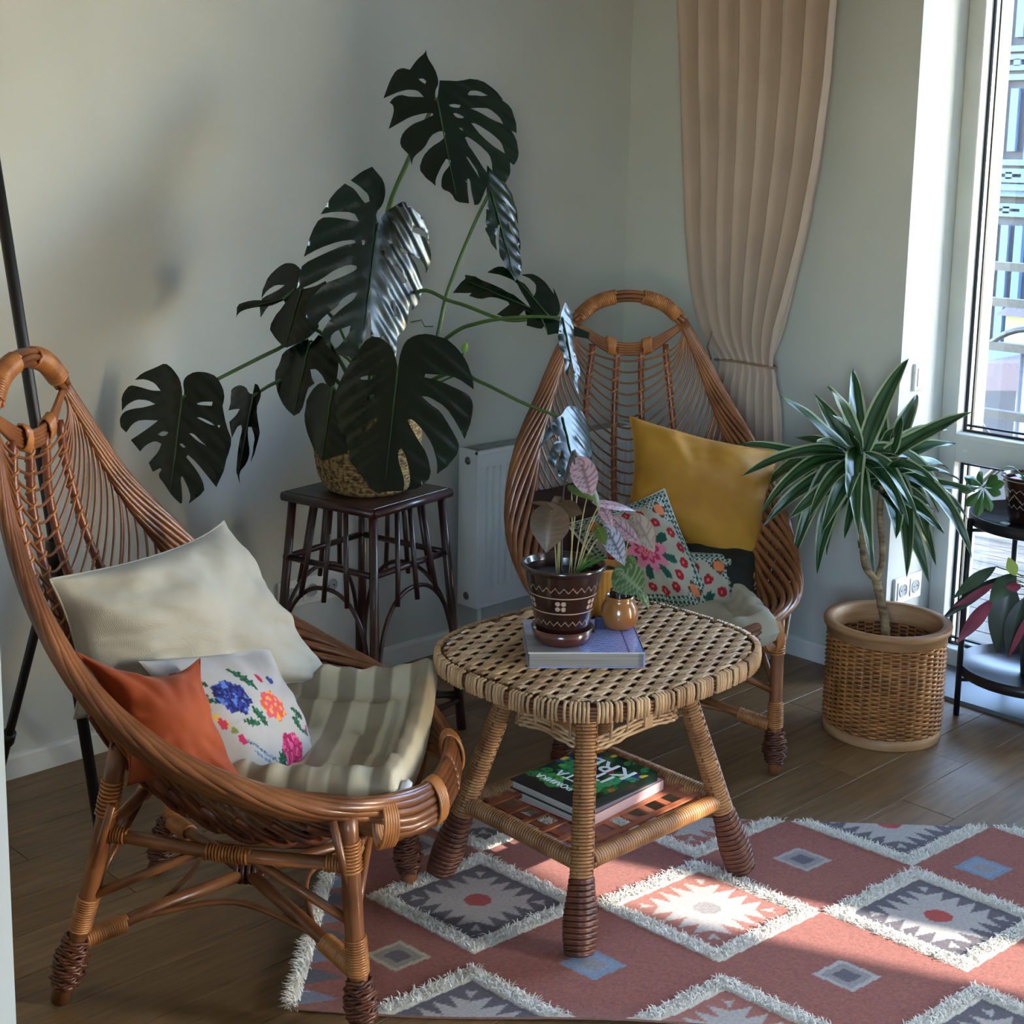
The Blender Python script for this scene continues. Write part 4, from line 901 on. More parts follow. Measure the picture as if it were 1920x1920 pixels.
BLU, GR2 = S((132, 150, 176)), S((150, 138, 126))
for uc, vc, a, b, c in ((-.235, 2.597, GR2, S((196, 182, 160)), S((92, 80, 84))), (.145, 2.592, BLU, BLU*.9, GRY), (.632, 2.585, GRY, S((180, 176, 176)), S((92, 84, 96))), (.632, 3.052, GRY, S((176, 168, 166)), S((92, 84, 100))), (1.03, 3.04, BLU, BLU*.85, GRY), (-.225, 3.055, GRY, S((170, 160, 150)), S((90, 80, 88))), (.15, 3.06, BLU, BLU, GRY), (1.06, 2.58, BLU*1.2, BLU, GRY)):
    m = abs(U-uc)/.066+abs(V-vc)/.056; C[m < 1] = b; C[m < .78] = a; C[m < .45] = c
for k in range(12):   # triangles along the fringed end
    vc = 2.445+k*.072; m = (U-U0)/.075+abs(V-vc)/.032; C[m < 1] = [S((128, 132, 156)), S((84, 80, 94))][k % 2]
for k in range(12):
    vc = 2.445+k*.072; m = (U1-U)/.075+abs(V-vc)/.032; C[m < 1] = [S((128, 132, 156)), S((84, 80, 94))][k % 2]
C *= (.9+.2*RNG.random(U.shape))[..., None]
rg = thing('rug', 'terracotta flat weave rug with tufted cream diamonds under the coffee table', 'rug', (1.9, 1.9, 0)); ro = (1.9, 1.9, 0)
rip = .0012*np.sin(U*900)*0; G = np.zeros(U.shape+(3,)); P_ = rw(U, V); G[..., 0], G[..., 1] = P_; G[..., 2] = .0055+.0006*np.sin(V*2*pi/.0085)+.0008*RNG.random(U.shape)
curl = np.clip((2.46-V)/.06, 0, 1)**2*.010*(np.sin(U*9)+1)*.5; G[..., 2] += curl
M_rug = mat('flat_woven_cotton', (255, 255, 255), .95, (236, 232, 228), 160., attr=True, bump=.5, bscale=500., sheen=.2)
mb = MB(); mb.grid(G, C); B_ = G.copy(); B_[..., 2] -= .0045; mb.grid(B_[::14, ::12][::-1], (.3, .2, .2)); 
for sl_ in ((slice(None), 0), (slice(None), -1), (0, slice(None)), (-1, slice(None))): mb.grid(np.stack([G[sl_], B_[sl_]]), (.3, .15, .12))
mb.build('flat_weave', M_rug, rg, off=ro)
M_tuft = mat('cream_wool_pile', (250, 246, 238), .9, (236, 230, 218), 50., island=.18, sheen=.3)
def strands(base, dirs, ln, w, lean, name, par, off):
    n = len(base); d = dirs/np.linalg.norm(dirs, axis=1)[:, None]; sd = np.stack([-d[:, 1], d[:, 0], np.zeros(n)], -1); up = A(0, 0, 1)
    p0 = base; p1 = base+d*(ln*lean*.35)[:, None]+up*(ln*.62)[:, None]; p2 = p1+d*(ln*.55)[:, None]+up*(ln*.18*RNG.uniform(-1, 1, n))[:, None]
    V_ = np.stack([p0-sd*w, p0+sd*w, p1+sd*w*.9, p1-sd*w*.9, p2+sd*w*.35, p2-sd*w*.35], 1); k = np.arange(n)[:, None]*6
    mb = MB(); mb.add(V_.reshape(-1, 3), np.concatenate([k+[[0, 1, 2, 3]], k+[[3, 2, 4, 5]]])); o = mb.build(name, M_tuft, par, True, off=off); o['kind'] = 'stuff'; return o
for uc, vc, kd, r_ in dia:
    n = 11000; X = RNG.uniform(-1.02, 1.02, n); Y = RNG.uniform(-1.02, 1.02, n); m = abs(X)+abs(Y); ok = (m > .78) & (m < .985)
    u_, v_ = uc+X*HU, vc+Y*HV; ok &= (u_ < U1-.01) & (v_ < V1) & (v_ > V0+.01) & (u_ > U0)
    u_, v_ = u_[ok], v_[ok]; 
    if len(u_) < 50: continue
    x, y = rw(u_, v_); a = RNG.uniform(0, 2*pi, len(x)); zc = .006+np.clip((2.46-v_)/.06, 0, 1)**2*.010*(np.sin(u_*9)+1)*.5
    strands(np.stack([x, y, zc], -1), np.stack([np.cos(a), np.sin(a), 0*a], -1), RNG.uniform(.007, .014, len(x)), .0012, 1., 'tufted_border', rg, ro)
n = 2200; v_ = RNG.uniform(V0, V1, n); u_ = U0+RNG.uniform(-.012, .006, n); x, y = rw(u_, v_); a = math.radians(135)+RNG.normal(0, .7, n)+.6*np.sin(v_*2*pi/.07)
strands(np.stack([x, y, RNG.uniform(.002, .012, n)], -1), np.stack([np.cos(a), np.sin(a), 0*a], -1), RNG.uniform(.014, .028, n), .0013, .9, 'fringe', rg, ro)

# ================= PLANT STOOL =================
M_dw = mat('dark_stained_sticks', (62, 34, 32), .38, (40, 20, 20), 16., (1, 1, .4), island=.15, coat=.3, bump=.2)
SZt = .675; l_, f_, r_ = onz(561, 912, SZt), onz(690, 962, SZt), onz(819, 925, SZt); scn = (l_+r_)/2
ea = (r_-f_+l_*0); eb = (l_-f_); ex = (ea/np.linalg.norm(ea)); an = math.atan2(ex[1], ex[0]); hs_ = (np.linalg.norm(ea)+np.linalg.norm(eb))/4
st = thing('plant_stool', 'tall dark brown stick stool between the left chair and the radiator', 'stool', (scn[0], scn[1], 0), an)
MB().box(-hs_+.012, hs_-.012, -hs_+.012, hs_-.012, SZt-.018, SZt).build('top', M_dw, st, False, .004)
for s in (-1, 1):
    MB().tube([(-hs_, s*hs_, SZt-.012), (hs_, s*hs_, SZt-.012)], .0125, 8).build('edge_stick', M_dw, st)
    MB().tube([(s*hs_, -hs_, SZt-.012), (s*hs_, hs_, SZt-.012)], .0125, 8).build('edge_stick', M_dw, st)
for k in range(3):
    x0_ = -hs_+.004+k*(2*hs_-.008)/3; MB().box(x0_+.0008, x0_+(2*hs_-.008)/3-.0008, -hs_+.004, hs_-.004, SZt-.004, SZt+.0005).build('top_board', M_dw, st, False, .001)
hb = hs_-.018
def sl_at(sx, sy, z): k = 1+.34*(SZt-z)/SZt*1.0; return A(sx*hb*k, sy*hb*k, z)
for sx in (-1, 1):
    for sy in (-1, 1):
        MB().tube([sl_at(sx, sy, SZt-.02), sl_at(sx, sy, .36)+A(.003, 0, 0), sl_at(sx, sy, .18), sl_at(sx, sy, 0)], [.011, .012, .0125, .0135], 8).build('leg', M_dw, st)
for ax in (0, 1):
    for s in (-1, 1):
        def fp_(t, z, o=0): k = hb*(1+.34*(SZt-z)/SZt)+o; return A(t*k, s*k, z) if ax == 0 else A(s*k, t*k, z)
        MB().tube([fp_(-1.06, .50), fp_(1.06, .50)], .0085, 7).build('rail', M_dw, st)
        for t_ in (-.42, 0, .42): MB().tube([fp_(t_*.85, SZt-.02, .005), fp_(t_, .50, .012), fp_(t_*1.12, .41, .016)], .0068, 7).build('slat', M_dw, st)
        arch = [fp_(-.92, .10, .008), fp_(-.90, .25, .008), fp_(-.72, .37, .008), fp_(-.3, .435, .008), fp_(.3, .435, .008), fp_(.72, .37, .008), fp_(.90, .25, .008), fp_(.92, .10, .008)]
        MB().tube(spl(arch, 5), .006, 6).build('arch', M_dw, st)
        MB().tube([fp_(-1, .085), fp_(1, .085)], .008, 7).build('low_rail', M_dw, st)
for s in (-1, 1): MB().tube([sl_at(-1, -s, .10), sl_at(1, s, .10)], .010, 7).build('cross_bar', M_dw, st)

# ---- basket and monstera
M_bask = mat('speckled_seagrass', (176, 146, 96), .85, (84, 58, 34), 95., island=.1, bump=.4, bscale=120., detail=6., lo=.42, hi=.6)
BR = [(.001, 0), (.085, 0), (.108, .012), (.126, .045), (.136, .10), (.137, .16), (.128, .215), (.116, .245)]
bk = thing('woven_basket', 'round speckled seagrass basket on the dark stool, holding the big plant', 'basket', (scn[0], scn[1], SZt+.001))
mb = MB(); P_ = resamp(np.array([(a, 0, b) for a, b in BR]), 200)
MB().lathe(P_[:, (0, 2)]-A(.003, 0), 48).build('lining', M_bask, bk)
prof_len = np.linalg.norm(np.diff(P_, axis=0), axis=1).sum(); nt = int(prof_len/.0085); pts = []
for i in range(nt*40):
    q = P_[min(int(i/(nt*40)*200), 199)]; a = 2*pi*i/40; rr_ = max(q[0], .01)*(1+.006*math.sin(a*18+i//40*pi)); pts.append((rr_*math.cos(a), rr_*math.sin(a), q[2]+.002))
mb.tube(pts, .0052, 5); mb.build('coil', M_bask, bk)
MB().lathe([(.122, .19), (.001, .20)], 24).build('soil', MATS['potting_soil'], bk)
M_mon = mat('monstera_leaf', (8, 28, 15), .27, (4, 17, 10), 5., bump=.10, bscale=40., spec=.4)
M_rib = mat('monstera_midrib', (40, 70, 36), .4); M_stem = mat('monstera_stem', (74, 104, 52), .35, (60, 88, 42), 9.)
def frame(base, tip, nrm):
    y = tip-base; L = np.linalg.norm(y); y /= L; n = nrm-y*(nrm@y); n /= np.linalg.norm(n); x = np.cross(y, n); return np.stack([x, y, n], 1), L
def camv(a, b, c): v = CR*a+CU*b-CF*c; return v/np.linalg.norm(v)
def dep(p): return (np.asarray(p)-CP)@CF
mo = thing('monstera', 'large monstera plant with glossy split leaves growing from the seagrass basket', 'plant', (scn[0], scn[1], SZt+.2)); mof = A(scn[0], scn[1], SZt+.2)
D0 = dep(A(scn[0], scn[1], .9)); CROWN = mof+A(0, 0, .0)
def stem(P, r0=.006, r1=.004): P = spl([A(*p) for p in P], 8); MB().tube(P, np.linspace(r0, r1, len(P)), 7).build('stem', M_stem, mo, off=mof)
# leaf outlines surveyed in the plane of each leaf (sc, ox, oy convert survey units to sight lines)
from mathutils.geometry import delaunay_2d_cdt
def pip(P, x, y):
    c = False; j = len(P)-1
    for i in range(len(P)):
        if (P[i][1] > y) != (P[j][1] > y) and x < (P[j][0]-P[i][0])*(y-P[i][1])/(P[j][1]-P[i][1])+P[i][0]: c = not c
        j = i
    return c
def smooth_poly(P):   # one corner cutting pass that keeps sharp tips
    out = []; n = len(P)
    for i in range(n):
        p, q, r = np.array(P[i-1]), np.array(P[i]), np.array(P[(i+1) % n]); a_, b_ = p-q, r-q
        cs = (a_@b_)/(np.linalg.norm(a_)*np.linalg.norm(b_)+1e-9)
        if cs < -.35: out += [q+a_*.22, q+b_*.22]
        else: out.append(q)
    return out
def tleaf(sc, ox, oy, bp, tp, bd, td, nv, out, holes=(), fold=.16, droop=.0, rip=.0016, curl=.35, mb_pts=None, m=None, par=None, off=None):
    par = par or mo; off = mof if off is None else off
    px = lambda p: (p[0]/sc+ox, p[1]/sc+oy)
    b, t_ = at(*px(bp), bd), at(*px(tp), td); n_ = camv(*nv); R, L = frame(b, t_, n_)
    def loc2(p): d = ray(*px(p)); k = ((b-CP)@R[:, 2])/(d@R[:, 2]); q = (CP+d*k-b)@R; return q[:2]
    O = [loc2(p) for p in smooth_poly(out)]; H = [[loc2(p) for p in smooth_poly(h)] for h in holes]
    O2 = np.array(O); mn, mx = O2.min(0), O2.max(0); W_ = max(abs(mn[0]), abs(mx[0])); st_ = .0105
    V = [tuple(p) for p in O]; E = [(i, (i+1) % len(O)) for i in range(len(O))]
    for h in H: k = len(V); V += [tuple(p) for p in h]; E += [(k+i, k+(i+1) % len(h)) for i in range(len(h))]
    inn = lambda x, y: pip(O, x, y) and not any(pip(h, x, y) for h in H)
    for x in np.arange(mn[0], mx[0], st_):
        for y in np.arange(mn[1], mx[1], st_):
            if inn(x, y): V.append((x, y))
    r_ = delaunay_2d_cdt([Vector(v) for v in V], E, [], 0, 1e-6); vs, fs = r_[0], r_[2]
    T3 = [f for f in fs if len(f) == 3 and inn(sum(vs[i].x for i in f)/3, sum(vs[i].y for i in f)/3)]
    def zz_(x, y):
        rx = abs(x)/W_; ph = (y-abs(x)*.75)/max(L*.17, .01); tdn = max(0, y/L)
        return -fold*abs(x)*.5-curl*W_*rx**2.5*.35-droop*L*tdn**2+rip*math.sin(2*pi*ph)*min(rx*3, 1)*(L/.2)+.002*nz(x*30, y*30)
    P3 = np.array([(v.x, v.y, zz_(v.x, v.y)) for v in vs])@R.T+b
    mb = MB(); mb.add(P3, t=T3); o = mb.build('leaf', m or M_mon, par, off=off)
    P = [(0, y_*L, zz_(0, y_*L)+.0012) for y_ in np.linspace(0, .95, 9)]; MB().tube(np.array(P)@R.T+b, np.linspace(.0026, .0007, 9), 5).build('midrib', M_rib, o, off=off)
    return b
b1_ = tleaf(3.4133, 700, 80, (405, 355), (535, 1010), D0, D0-.10, (.25, .45, 1), [(405,355),(395,345),(398,300),(415,270),(416,235),(395,170),(345,90),(336,45),(330,65),(280,105),(235,168),(185,148),(150,158),(115,215),(72,328),(150,305),(230,293),(285,295),(325,345),(250,335),(170,322),(130,340),(110,365),(135,385),(138,420),(105,528),(170,495),(240,460),(330,448),(375,447),(385,460),(320,490),(250,515),(195,560),(175,610),(190,660),(240,705),(248,775),(262,715),(330,665),(370,590),(420,565),(455,568),(462,590),(440,625),(370,665),(320,720),(297,795),(330,850),(370,880),(400,915),(398,875),(430,800),(465,745),(495,755),(490,785),(450,830),(435,880),(437,930),(500,960),(530,1020),(615,1025),(603,920),(603,865),(620,870),(632,960),(650,1035),(680,1030),(715,950),(740,880),(745,830),(700,770),(620,660),(588,600),(605,595),(680,640),(755,700),(765,740),(768,815),(820,850),(860,865),(895,800),(890,730),(915,748),(945,700),(955,640),(935,570),(905,510),(943,522),(938,440),(900,360),(835,320),(850,318),(800,260),(700,208),(600,220),(520,238),(425,240),(418,300),(410,350)],
    [[(608,315),(630,290),(680,282),(745,308),(690,318),(620,325)],[(625,410),(690,393),(750,393),(820,440),(850,478),(770,465),(690,430)],[(630,505),(660,505),(780,565),(830,610),(858,675),(800,650),(700,580)],[(485,395),(515,385),(562,392),(555,408),(500,408)],[(512,450),(530,445),(583,470),(575,480),(535,475)],[(550,540),(565,540),(578,555),(565,558)],[(595,722),(615,730),(660,800),(685,858),(640,800)],[(290,230),(320,225),(340,245),(332,262),(305,245)]])
b2_ = tleaf(2.7286, 560, 300, (403, 322), (330, 900), D0-.08, D0-.18, (.95, .30, 1), [(403,322),(395,270),(430,230),(445,170),(440,110),(380,32),(330,55),(278,98),(330,140),(358,175),(365,210),(345,218),(325,195),(300,145),(250,113),(200,160),(140,265),(200,255),(290,262),(315,310),(270,305),(200,282),(140,280),(100,350),(62,480),(130,440),(220,410),(290,405),(298,420),(240,432),(160,465),(60,515),(45,560),(30,650),(90,625),(140,600),(200,555),(270,530),(303,540),(300,560),(240,590),(150,625),(100,680),(60,740),(70,800),(100,850),(150,790),(215,742),(222,715),(280,675),(303,680),(290,710),(230,755),(170,810),(135,880),(150,930),(178,970),(172,900),(200,870),(270,845),(260,890),(215,950),(190,965),(240,1000),(300,1010),(340,900),(352,850),(360,775),(370,790),(372,900),(420,905),(440,895),(490,960),(505,1060),(520,950),(525,890),(560,870),(590,820),(590,740),(598,705),(610,715),(608,760),(650,720),(675,650),(665,590),(630,520),(590,475),(650,490),(690,530),(695,565),(725,520),(733,450),(715,400),(685,378),(708,385),(700,330),(660,280),(600,240),(550,202),(500,230),(440,270),(412,310)],
    [[(600,340),(640,332),(700,360),(695,380),(640,370),(605,358)],[(488,532),(510,535),(550,580),(565,620),(555,625),(520,580)],[(445,605),(460,620),(478,660),(465,655)],[(490,710),(505,720),(518,790),(508,795)],[(397,675),(408,675),(413,695),(403,695)],[(425,462),(440,460),(453,485),(440,490)],[(460,408),(485,410),(490,422),(468,425)],[(530,448),(550,448),(578,465),(570,475),(540,465)],[(328,408),(342,408),(342,430),(330,435)]], rip=.0012)
b3_ = tleaf(3.212, 560, 600, (597, 290), (520, 990), D0-.24, D0-.34, (-.15, .0, 1), [(597,290),(585,230),(560,160),(500,105),(440,95),(400,110),(370,150),(300,230),(240,340),(200,420),(200,520),(230,640),(300,780),(290,830),(350,900),(450,1045),(550,1030),(630,1028),(635,960),(600,850),(597,790),(615,770),(640,810),(665,900),(668,985),(645,1025),(720,1005),(795,930),(770,800),(700,690),(652,600),(680,590),(740,650),(800,740),(828,850),(825,915),(900,850),(950,770),(955,720),(900,620),(850,540),(790,500),(738,455),(780,455),(880,510),(940,600),(985,690),(1030,560),(1035,460),(1010,420),(940,390),(850,355),(755,340),(760,320),(850,315),(950,330),(1040,385),(1035,320),(1000,220),(950,150),(880,95),(780,78),(700,85),(640,130),(612,200),(600,270)],
    [[(358,340),(400,330),(455,330),(440,350),(380,355)],[(378,485),(430,445),(462,445),(440,470),(385,500)],[(385,680),(430,600),(470,585),(470,610),(430,650)]])
b4_ = tleaf(3.212, 560, 600, (205, 400), (140, 845), D0-.19, D0-.24, (-.4, 0, 1), [(215,420),(150,375),(110,375),(60,420),(25,490),(15,580),(40,680),(90,780),(140,850),(220,820),(290,790),(300,700),(300,600),(260,480)])
b5_ = tleaf(3.308, 430, 470, (500, 560), (400, 1015), D0-.10, D0-.16, (-.4, .1, 1), [(490,545),(495,590),(510,570),(550,520),(600,540),(640,600),(660,660),(655,740),(620,860),(590,820),(570,770),(535,730),(500,735),(510,790),(525,820),(480,860),(445,1000),(400,1025),(340,970),(290,880),(265,800),(262,740),(290,680),(320,620),(400,580)])
b6_ = tleaf(3.308, 430, 470, (450, 235), (345, 600), D0-.06, D0-.12, (-.4, .1, 1), [(460,160),(440,110),(400,75),(350,65),(290,80),(220,130),(180,200),(170,270),(220,220),(280,200),(335,205),(300,232),(220,252),(165,275),(163,340),(172,395),(220,335),(280,305),(330,300),(342,320),(300,370),(232,465),(280,540),(345,605),(380,590),(480,540),(545,470),(540,420),(510,370),(600,200),(590,180),(520,220),(430,245),(470,200)])
b7_ = tleaf(3.308, 430, 470, (330, 302), (60, 370), D0-.05, D0-.07, (.1, .6, 1), [(42,415),(48,330),(100,310),(160,300),(240,310),(320,298),(330,310),(250,345),(160,350),(80,370),(50,395)], rip=0)
b8_ = tleaf(3.64, 200, 670, (515, 275), (430, 960), D0-.22, D0-.24, (-.2, -.1, 1), [(515,275),(515,225),(500,150),(450,80),(395,35),(320,65),(220,100),(160,145),(250,145),(320,175),(358,225),(300,225),(200,195),(120,178),(70,230),(60,290),(62,358),(110,310),(180,283),(260,288),(325,318),(250,335),(150,345),(80,365),(45,410),(50,460),(100,508),(150,450),(210,422),(345,430),(290,470),(210,520),(140,560),(210,640),(260,595),(320,568),(370,590),(350,640),(275,718),(310,780),(360,755),(370,765),(345,805),(400,880),(450,950),(500,1000),(515,990),(510,900),(503,820),(515,812),(550,880),(565,950),(555,1000),(655,920),(650,850),(610,770),(540,680),(550,665),(600,710),(660,790),(733,885),(790,740),(800,680),(835,570),(800,460),(775,340),(790,280),(780,200),(740,125),(670,98),(600,97),(540,130),(520,170),(530,250)],
    [[(345,525),(380,502),(418,510),(405,530),(370,538)],[(497,592),(515,587),(538,612),(520,618)],[(610,315),(650,302),(712,300),(708,328),(630,325)],[(612,410),(640,410),(700,440),(722,462),(690,455)],[(560,518),(590,520),(640,570),(672,602),(620,575)],[(740,460),(760,460),(750,478)]])
b9_ = tleaf(3.64, 200, 670, (1000, 262), (900, 790), D0-.12, D0-.14, (-.5, .1, 1), [(1045,235),(1030,185),(1010,180),(995,250),(970,245),(930,195),(870,177),(820,190),(785,210),(795,280),(780,350),(850,343),(890,348),(860,390),(795,430),(830,545),(870,470),(905,458),(920,490),(895,580),(885,700),(880,790),(890,800),(905,865),(903,790),(950,720),(970,640),(960,530),(965,475),(985,475),(1000,540),(990,620),(972,715),(1000,640),(1030,530),(1025,440),(1015,350),(1040,270)], fold=.5)
b10_ = tleaf(3.2107, 840, 300, (255, 185), (405, 720), D0-.02, D0-.08, (1.0, .4, 1), [(235,30),(270,65),(350,100),(400,170),(435,260),(443,380),(410,320),(370,265),(332,248),(345,270),(400,330),(438,400),(448,480),(442,545),(425,500),(400,420),(375,368),(365,372),(385,430),(420,500),(440,560),(450,650),(430,700),(405,730),(370,670),(320,590),(308,540),(305,470),(315,385),(300,395),(290,470),(298,545),(260,480),(230,395),(235,310),(245,250),(230,180)], fold=.1)
b11_ = tleaf(3.2107, 840, 300, (600, 938), (105, 725), D0-.12, D0+.0, (.1, .6, 1), [(25,790),(70,740),(105,715),(100,685),(180,705),(280,750),(380,800),(450,850),(500,900),(600,935),(480,960),(460,905),(410,940),(360,945),(290,912),(370,870),(360,850),(300,830),(250,820),(190,828),(125,812),(140,795),(80,790)])
tleaf(3.2107, 840, 300, (610, 945), (400, 700), D0-.14, D0-.06, (.2, .5, 1), [(235,668),(290,640),(345,642),(420,720),(470,750),(515,820),(530,790),(530,740),(480,700),(438,690),(500,672),(550,685),(600,730),(640,790),(635,745),(660,800),(680,880),(665,940),(600,950),(520,940),(490,870),(440,790),(410,730),(330,690)])
tleaf(3.2107, 840, 300, (560, 950), (600, 1048), D0-.13, D0-.15, (.2, .3, 1), [(480,930),(600,950),(670,960),(820,1000),(862,1010),(855,1055),(770,1050),(660,1040),(600,1055),(580,1000),(560,1020),(475,990)], rip=0)
b12_ = tleaf(3.036, 1000, 560, (165, 110), (250, 530), D0-.32, D0-.36, (1.1, .4, 1), [(183,20),(245,85),(245,200),(235,300),(265,380),(270,460),(258,550),(235,500),(228,440),(230,390),(215,345),(195,440),(180,400),(180,330),(150,270),(145,200),(155,95)], fold=.1, rip=.002)
b13_ = tleaf(3.036, 1000, 560, (165, 680), (240, 990), D0-.42, D0-.48, (1.05, .35, 1), [(165,660),(190,615),(230,600),(290,620),(340,680),(362,760),(360,850),(348,930),(300,840),(240,770),(250,800),(320,880),(340,960),(330,1040),(300,980),(260,900),(240,855),(215,870),(200,920),(185,990),(178,1040),(150,1000),(145,950),(165,860),(150,870),(135,960),(90,905),(110,850),(150,775),(120,765),(50,850),(90,740),(130,680)], fold=.1)
c_ = CROWN
stem([c_, at(712, 600, D0), at(722, 420, D0+.02), at(770, 290, D0+.02), b1_], .011, .005)
stem([c_, at(700, 600, D0-.04), at(700, 480, D0-.05), b2_]); stem([c_, at(745, 720, D0-.08), b3_]); stem([c_, at(640, 740, D0-.15), b4_])
stem([c_, at(660, 680, D0-.08), b5_]); stem([c_, at(640, 620, D0), b6_]); stem([b6_+A(0, .02, 0), b7_])
stem([c_, at(600, 622, D0), at(520, 655, D0-.10), at(410, 710, D0-.18), b8_]); stem([c_, at(600, 690, D0-.02), at(520, 716, D0-.10), b9_])
stem([c_, at(800, 680, D0), at(840, 545, D0), at(885, 430, D0), b10_], .006, .0045); stem([c_, at(770, 560, D0), at(850, 566, D0-.05), at(950, 600, D0-.1), b11_]); stem([c_, at(830, 640, D0-.05), at(900, 605, D0-.15), at(990, 594, D0-.25), b12_])
stem([c_, at(840, 700, D0-.15), at(900, 716, D0-.22), at(980, 755, D0-.34), b13_], .006, .0035)
def plain_leaf(name, par, off, b, t_, W_, nrm, m, mid=.38, fold=.15, droop=.2, colf=None, shape=1., heart=0., n=14):
    R, L = frame(b, t_, nrm); G = np.zeros((n, 9, 3)); C_ = np.ones((n, 9, 3))
    for i, u_ in enumerate(np.linspace(0, 1, n)):
        wd = W_/2*(math.sin(pi*u_**(math.log(.5)/math.log(mid)))**shape)
        if heart and u_ < .3: wd = max(wd, W_/2*heart*math.sqrt(max(0, u_/.3)))
        for j, s in enumerate(np.linspace(-1, 1, 9)):
            x = wd*s; y = u_*L-heart*.25*L*abs(s)**2*max(0, 1-u_*2.2); G[i, j] = (x, y, -fold*abs(x)-droop*L*(u_-.0)**2+droop*L*u_*.6)
            if colf: C_[i, j] = colf(u_, s)
    mb = MB(); mb.grid(G@R.T+b, C_); return mb.build(name, m, par, off=off)
plain_leaf('young_leaf', mo, mof, at(868, 662, D0), at(876, 640, D0), .02, camv(.3, 0, 1), mat('young_leaf_green', (120, 160, 70), .4)); MB().tube([at(868, 662, D0), at(862, 700, D0), c_], .003, 5).build('stem', M_stem, mo, off=mof)
MB().tube([at(770, 604, D0), at(790, 600, D0), at(796, 612, D0), at(812, 612, D0)], .0018, 5).build('aerial_root', M_stem, mo, off=mof)

# ---- plants in the brown pot
M_lv = mat('variegated_leaf', (255, 255, 255), .42, (235, 235, 235), 12., attr=True)
sy = thing('arrowhead_plant', 'bronze and pink arrowhead plant with thin stems growing in the brown clay pot', 'plant', (pcx[0], pcx[1], BZ+.138)); so_ = A(pcx[0], pcx[1], BZ+.138); DP = dep(so_)
def vein(c1, c2, k=9, w=.25): 
    a_, b_ = S(c1), S(c2); return lambda u_, s: b_ if (abs(s) < .12 or ((u_*k+abs(s)*1.6) % 1) < w) else a_
BRZ, PNK, GRN, GW = vein((70, 52, 34), (84, 64, 42)), vein((158, 132, 148), (104, 78, 90)), vein((66, 88, 34), (88, 106, 50)), vein((70, 94, 50), (134, 150, 118))
for bp, tp, d0, d1, w_, nv, cf, sp_ in (((1034, 958), (1024, 1036), -.05, -.07, 74, (0, .2, 1), BRZ, (1045, 1060)), ((1050, 950), (992, 938), -.03, -.06, 26, (0, 1, .5), BRZ, (1046, 1060)), ((1052, 950), (1092, 962), -.03, -.05, 40, (.2, .5, 1), BRZ, (1050, 1060)), ((1048, 945), (1040, 930), -.0, 0, 30, (0, .5, 1), BRZ, (1050, 1060)),
    ((1090, 868), (1110, 938), .0, -.02, 52, (.2, .1, 1), PNK, (1072, 1060)), ((1072, 914), (1112, 936), 0, -.03, 24, (0, .9, .6), GRN, (1078, 1060)), ((1106, 908), (1127, 958), .0, -.02, 20, (.6, .4, .8), GRN, (1082, 1060)), ((1124, 944), (1196, 954), .0, .05, 24, (0, .7, .7), PNK, (1085, 1060)), ((1128, 950), (1150, 990), .02, .0, 26, (.5, .3, 1), PNK, (1085, 1060)),
    ((1152, 978), (1205, 1022), .05, .03, 30, (0, .6, 1), PNK, (1090, 1060)), ((1122, 990), (1136, 1022), .0, -.03, 24, (.2, 0, 1), GRN, (1088, 1062)), ((1140, 996), (1172, 1060), .03, 0, 40, (.1, .2, 1), vein((160, 162, 180), (70, 76, 100)), (1090, 1062))):
    b_, t_ = at(*bp, DP+d0), at(*tp, DP+d1); lf = plain_leaf('leaf', sy, so_, b_, t_, w_/F*DP, camv(*nv), M_lv, colf=cf, heart=.8, n=26, mid=.33)
    q = so_+A((sp_[0]-1060)/F*DP*.6, -(sp_[0]-1060)/F*DP*.6, -.004); MB().tube(spl([q, (q+b_)/2+A(0, 0, .02), b_], 6), .0014, 5).build('stem', mat('pale_stem', (150, 140, 100), .5), lf, off=so_)
for k, (tx, ty) in enumerate(((1128, 1030), (1135, 1040), (1118, 1035), (1142, 1033), (1108, 1028), (1098, 1078), (1122, 1048))):
    plain_leaf('grass_blade', sy, so_, so_+A(.012, -.012, -.002)+A(.002*k, 0, 0), at(tx, ty, DP-.02+.01*(k % 3)), .007, camv(0, 1, .6), mat('grass_green', (70, 120, 50), .4), droop=.35)
for (x_, y_) in ((1062, 868), (1075, 866)): pass
MB().tube(spl([so_+A(-.005, 0, -.01), at(1054, 960, DP), at(1060, 900, DP), at(1074, 852, DP), at(1078, 900, DP), at(1069, 946, DP)], 8), .0022, 6).build('wire_loop', M_black, sy, off=so_)
cut = thing('leaf_cutting', 'green and white veined leaf cutting rooted in the glass vial', 'plant', (jc[0], jc[1], BZ+.07)); cof = A(jc[0], jc[1], BZ+.07); DJ = dep(cof)
b_, t_ = at(1163, 1072, DJ-.01), at(1208, 1112, DJ-.05); plain_leaf('leaf', cut, cof, b_, t_, 64/F*DJ, camv(-.1, .35, 1), M_lv, colf=GW, heart=.9, n=26, mid=.36)
MB().tube(spl([b_, at(1150, 1085, DJ), cof+A(0, 0, -.03)], 6), .0016, 5).build('stem', MATS['pale_stem'], cut, off=cof)
plain_leaf('leaf', cut, cof, at(1196, 1100, DJ-.02), at(1219, 1142, DJ-.03), 20/F*DJ, camv(.5, 0, 1), M_lv, colf=GW, n=12); plain_leaf('leaf', cut, cof, at(1178, 1040, DJ+.02), at(1196, 1068, DJ), 18/F*DJ, camv(.4, .3, 1), M_lv, colf=GRN, n=12)
